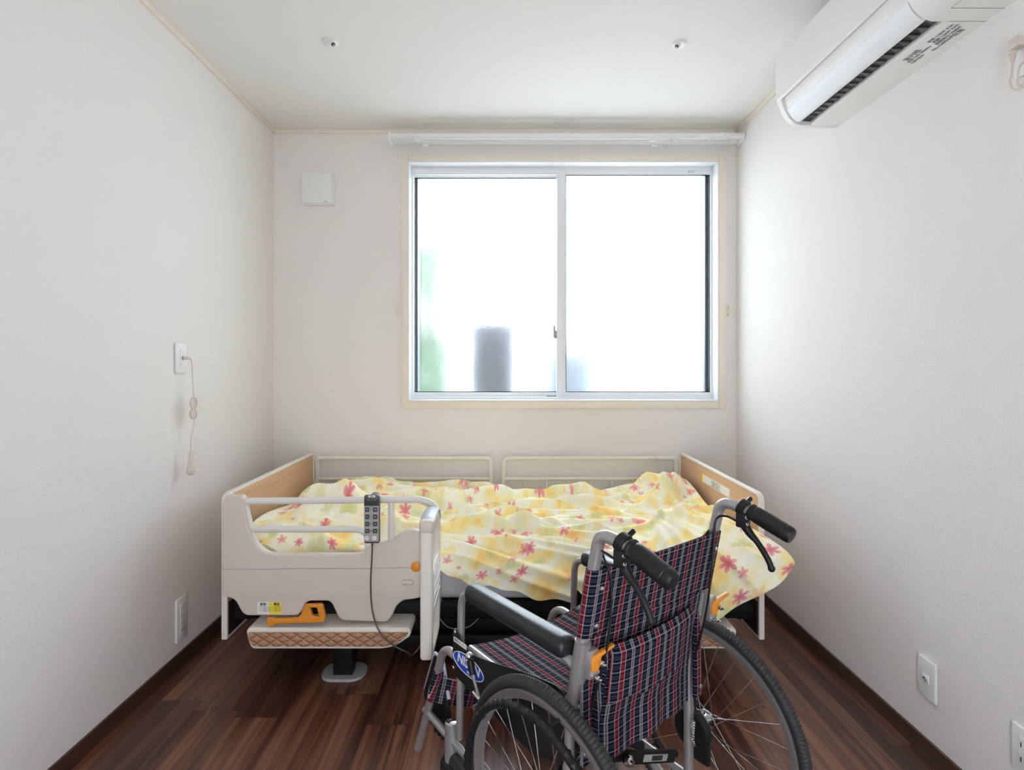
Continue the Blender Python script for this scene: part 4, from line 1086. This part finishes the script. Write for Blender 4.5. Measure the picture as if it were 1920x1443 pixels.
def ringprof(prof, u0, seg=120):
    b = nb(); rings = []
    for i in range(seg):
        a = 2*PI*i/seg; rings.append([b.verts.new((u0+x, r*math.cos(a), WZ+r*math.sin(a))) for x, r in prof])
    n = len(prof)
    for i in range(seg):
        A, B_ = rings[i], rings[(i+1) % seg]
        for k in range(n): b.faces.new((A[k], A[(k+1) % n], B_[(k+1) % n], B_[k]))
    return b
for s in (-1, 1):
    u0 = s*.2605
    rim = obj('drive_wheel', ringprof([(-.011, .2475), (-.011, .240), (-.007, .234), (-.004, .2265), (.004, .2265), (.007, .234), (.011, .240), (.011, .2475)], u0), 'rim', wc, 'grey rubber tyre on alloy rim')
    rim['label'] = 'large spoked drive wheel'
    obj('tire', tire_bm(u0), 'rubber', rim)
    b = nb(); lathe(b, [(.008, -.034), (.014, -.030), (.014, -.024), (.026, -.021), (.026, -.017), (.013, -.012), (.013, .012), (.024, .017), (.024, .021), (.012, .024), (.009, .034)], (u0, 0, WZ), (1, 0, 0), 28); obj('hub', b, 'chrome', rim)
    for k in range(28):
        side = 1 if k % 2 else -1; a = 2*PI*k/28; off = (1 if (k//2) % 2 else -1)*1.05
        p = Vector((u0+side*.019, .022*math.cos(a+off), WZ+.022*math.sin(a+off))); q_ = Vector((u0, .228*math.cos(a), WZ+.228*math.sin(a)))
        b = nb(); cyl(b, p, q_, .0010, 6); obj('spoke', b, 'chrome', rim)
    # push rim with finger bumps
    b = nb(); NT_, NS = 420, 12; rings = []; up_ = u0+s*.040
    for i in range(NT_):
        a = 2*PI*i/NT_; ring = []; lug = .0026*max(0, math.sin(a*70))**.7
        for k in range(NS):
            q_ = 2*PI*k/NS; ou = math.cos(q_); si = math.sin(q_)
            r = .0085+(lug if (ou > .2) else 0); rad = .228+ou*r
            ring.append(b.verts.new((up_+si*r, rad*math.cos(a), WZ+rad*math.sin(a))))
        rings.append(ring)
    for i in range(NT_):
        A, B_ = rings[i], rings[(i+1) % NT_]
        for k in range(NS): b.faces.new((A[k], A[(k+1) % NS], B_[(k+1) % NS], B_[k]))
    for k in range(5):
        a = 2*PI*k/5+.5; cyl(b, (u0+s*.006, .238*math.cos(a), WZ+.238*math.sin(a)), (up_, .230*math.cos(a), WZ+.230*math.sin(a)), .004, 8)
    obj('push_rim', b, 'black', rim)
    b = nb(); a = math.radians(195); p = Vector((u0, .226*math.cos(a), WZ+.226*math.sin(a))); q_ = Vector((u0-s*.004, .205*math.cos(a), WZ+.205*math.sin(a))); cyl(b, p, q_, .0032, 8); obj('valve', b, 'black', rim)
# X brace and cross bars
b = nb(); cyl(b, (-U+.01, .14, .41), (U-.01, .14, .165), .0125, 14); cyl(b, (-U+.01, .14, .165), (U-.01, .14, .41), .0125, 14)
obj('cross_brace', b, 'black', wc)
b = nb(); tube(b, [(-.10, -.0, .335), (.0, .02, .288), (U, .04, .195)], [.010, .011, .010], 12); obj('stay_bar', b, 'dark', wc)
b = nb(); tube(b, [(-.13, .02, .345), (-.03, .04, .26), (.06, .06, .12)], .012, 10); obj('stay_bar', b, 'silver', wc)
b = nb(); p0, p1 = Vector((-.035, -.005, .312)), Vector((.16, .01, .225)); dx = (p1-p0).normalized(); dy = Vector((0, 1, 0)); dz = dx.cross(dy).normalized()
obox(b, (p0+p1)/2, dx, dy, dz, (p1-p0).length, .012, .028, .003); sb = obj('safety_bar', b, 'black', wc)
b = nb(); c_ = p0.lerp(p1, .55)-dy*.0066; obox(b, c_, dx, dy, dz, .105, .001, .015); obj('serial_label', b, 'keygrey', sb)
b = nb()
for k in range(26):
    c2 = p0.lerp(p1, .47+.0085*k)-dy*.0074; obox(b, c2, dx, dy, dz, .0008+.0006*(k*7 % 3), .0004, .011)
obj('barcode', b, 'ink', sb)
b = nb(); lathe(b, [(.012, 0), (.012, .006), (.006, .008), (.006, .014)], (-.045, -.02, .318), (0, -1, 0), 8); obj('bolt', b, 'chrome', wc)
# seat
def seat_fn(a, c): 
    u = -.195+.39*a; v = .02+.36*c; return (u, v, .452-.020*(1-(2*a-1)**2)-.012*(1-c)*.6)
sheet(seat_fn, 24, 20, .006, 'seat', 'plaid', wc, lambda a, c, p: (p.x, p.y))
for s in (-1, 1):
    b = nb(); cyl(b, (s*.197, .01, .442), (s*.197, .375, .448), .0105, 12); obj('seat_rail', b, 'silver', wc)
# backrest sleeve (upper loop round both posts)
def loop_pt(a, z, off):
    """closed loop section around the posts at height z"""
    v0 = postv(z); w_ = U; r = .0155; L = [(-w_, r), (w_, r), (w_, -r), (-w_, -r)]
    P_ = []
    n = 14
    for k in range(n+1): t_ = k/n; P_.append((w_*(2*t_-1), v0+r-.021*min(1, math.sin(PI*t_)*2.2)-.006*math.sin(PI*t_)))
    for k in range(1, 8): q_ = PI/2-PI*k/8; P_.append((w_+r*math.cos(q_), v0+r*math.sin(q_)))
    for k in range(n+1): t_ = k/n; P_.append((w_*(1-2*t_), v0-r+.004*min(1, math.sin(PI*t_)*2.2)-.006*math.sin(PI*t_)))
    for k in range(1, 8): q_ = -PI/2-PI*k/8; P_.append((-w_+r*math.cos(q_), v0+r*math.sin(q_)))
    return P_
b = nb(); ul = b.loops.layers.uv.new('uv'); rows = []; nz = 12
for j in range(nz+1):
    z = .648+(.788-.648)*j/nz; pts = loop_pt(0, z, 0); s_ = 0; row = []; prev = None
    for p in pts:
        if prev: s_ += math.hypot(p[0]-prev[0], p[1]-prev[1])
        prev = p; row.append((b.verts.new((p[0], p[1], z)), s_, z))
    rows.append(row)
n = len(rows[0])
for j in range(nz):
    for i in range(n):
        A = rows[j][i]; B_ = rows[j][(i+1) % n]; C_ = rows[j+1][(i+1) % n]; D = rows[j+1][i]
        f_ = b.faces.new((A[0], B_[0], C_[0], D[0]))
        ss = [A[1], B_[1] if i < n-1 else A[1]+.006, C_[1] if i < n-1 else D[1]+.006, D[1]]
        for l, s_, z in zip(f_.loops, ss, (A[2], B_[2], C_[2], D[2])): l[ul].uv = (s_, z)
o = obj('backrest', b, 'plaid', wc, 'tartan backrest sleeve')
md = o.modifiers.new('s', 'SOLIDIFY'); md.thickness = .0025
# lower back panel, side gussets
def back_fn(a, c):
    u = -.186+.372*a; z = .36+.30*c
    return (u, postv(max(z, .45))-.004-.012*math.sin(PI*a)-.010*math.sin(6*PI*a)*.25*(1-c), z)
sheet(back_fn, 26, 16, .004, 'back_panel', 'plaid', wc, lambda a, c, p: (p.x+.012, p.z))
for s in (-1, 1):
    def fold_fn(a, c, s=s):
        z = .37+.24*c; return (s*(.187+.010*math.sin(a*3)), postv(max(z, .45))-.012+a*.022, z)
    b = nb(); box(b, s*.190-.012, s*.190+.012, postv(.5)-.014-.01, postv(.5)-.004-.01, .38, .59, .002); o = obj('side_strap', b, 'plaid', wc); uvmap(o, lambda c: c.x+.02, lambda c: c.z)
    for z, dv_, r__ in ((.58, -.024, .0065), (.405, -.024, .0065), (.75, -.017, .0055), (.672, -.017, .0055)):
        b = nb(); lathe(b, [(r__, 0), (r__*.9, .003), (.002, .0045)], (s*.194, (postv(.5) if z < .6 else postv(z))+dv_, z), (0, -1, 0), 14); obj('snap_fastener', b, 'chrome', wc)
# pocket
def pocket_fn(a, c):
    u = -.150+.296*a; z = .372+.240*c; bulge = .018*math.sin(PI*min(1, max(0, a)))**.5+.016*(1-a)
    return (u, postv(max(z, .45))-.012-bulge*(1.0 if c < .9 else .8)-.004*math.sin(5*PI*a)*(1-c), z)
sheet(pocket_fn, 34, 20, .004, 'back_pocket', 'plaid', wc, lambda a, c, p: (p.x+.006, p.z+.004))
def flap_fn(a, c):
    u = -.152+.300*a; z = .500+.122*c+.006*math.sin(4*PI*a)*(1-c); bulge = .020*math.sin(PI*min(1, max(0, a)))**.5+.018*(1-a)
    k = (1-c); return (u, postv(max(z, .45))-.016-bulge-.010*k+.010*max(0, c-.85)/.15, z)
fl = sheet(flap_fn, 34, 14, .004, 'pocket_flap', 'plaid', wc, lambda a, c, p: (p.x+.022, p.z+.008))
b = nb(); tube(b, [Vector(flap_fn(0, k/12)) for k in range(13)], .0022, 6); tube(b, [Vector(flap_fn(1, k/12)) for k in range(13)], .0022, 6); obj('piping', b, 'redl', fl)
for s in (-1, 1):
    b = nb(); pp = [Vector(pocket_fn(0 if s < 0 else 1, k/10)) for k in range(11)]; ppi = [Vector((p.x+s*.004, p.y+.03, p.z)) for p in pp]
    A = [b.verts.new(p) for p in pp]; B_ = [b.verts.new(p) for p in ppi]
    for k in range(10): b.faces.new((A[k], A[k+1], B_[k+1], B_[k]))
    o = obj('pocket_gusset', b, 'plaid', wc); uvmap(o, lambda c: c.y+c.x, lambda c: c.z)
    md = o.modifiers.new('s', 'SOLIDIFY'); md.thickness = .002
# calf strap hung between the leg tubes
def strap_fn(a, c):
    u = -U-.006+(2*U+.012)*a; sag = math.sin(PI*a); z0 = .315-.085*c-.055*sag
    return (u, .528+.030*c-.055*sag, z0)
sheet(strap_fn, 28, 8, .004, 'calf_strap', 'plaid', wc, lambda a, c, p: (p.x, c*.085))
for s in (-1, 1):
    b = nb(); tube(b, [(s*U, .520, .33), (s*U, .560, .235)], .0150, 16); o = obj('strap_sleeve', b, 'plaid', wc); uvmap(o, lambda c: c.x*1.3+c.y*.2+.01, lambda c: c.z)
    # folded-up footplate
    me = plate([rpoly([(.50, .13), (.63, .12), (.66, .20), (.60, .335), (.56, .335), (.52, .22)], .015)], .010, .003, (s*.172, 0, 0), (0, 1, 0), (0, 0, 1))
    fp = obj('footplate', me, 'black', wc)
    b = nb(); tube(b, [(s*.172, .655, .205), (s*.172, .595, .338), (s*.172, .555, .338), (s*.172, .52, .24)], .0055, 8); obj('metal_edge', b, 'capgrey', fp)
    b = nb()
    for k in range(4): box(b, s*.18-.004, s*.18+.012, .515+.02*k, .527+.02*k, .118, .150, .003)
    obj('heel_grip', b, 'black', fp)
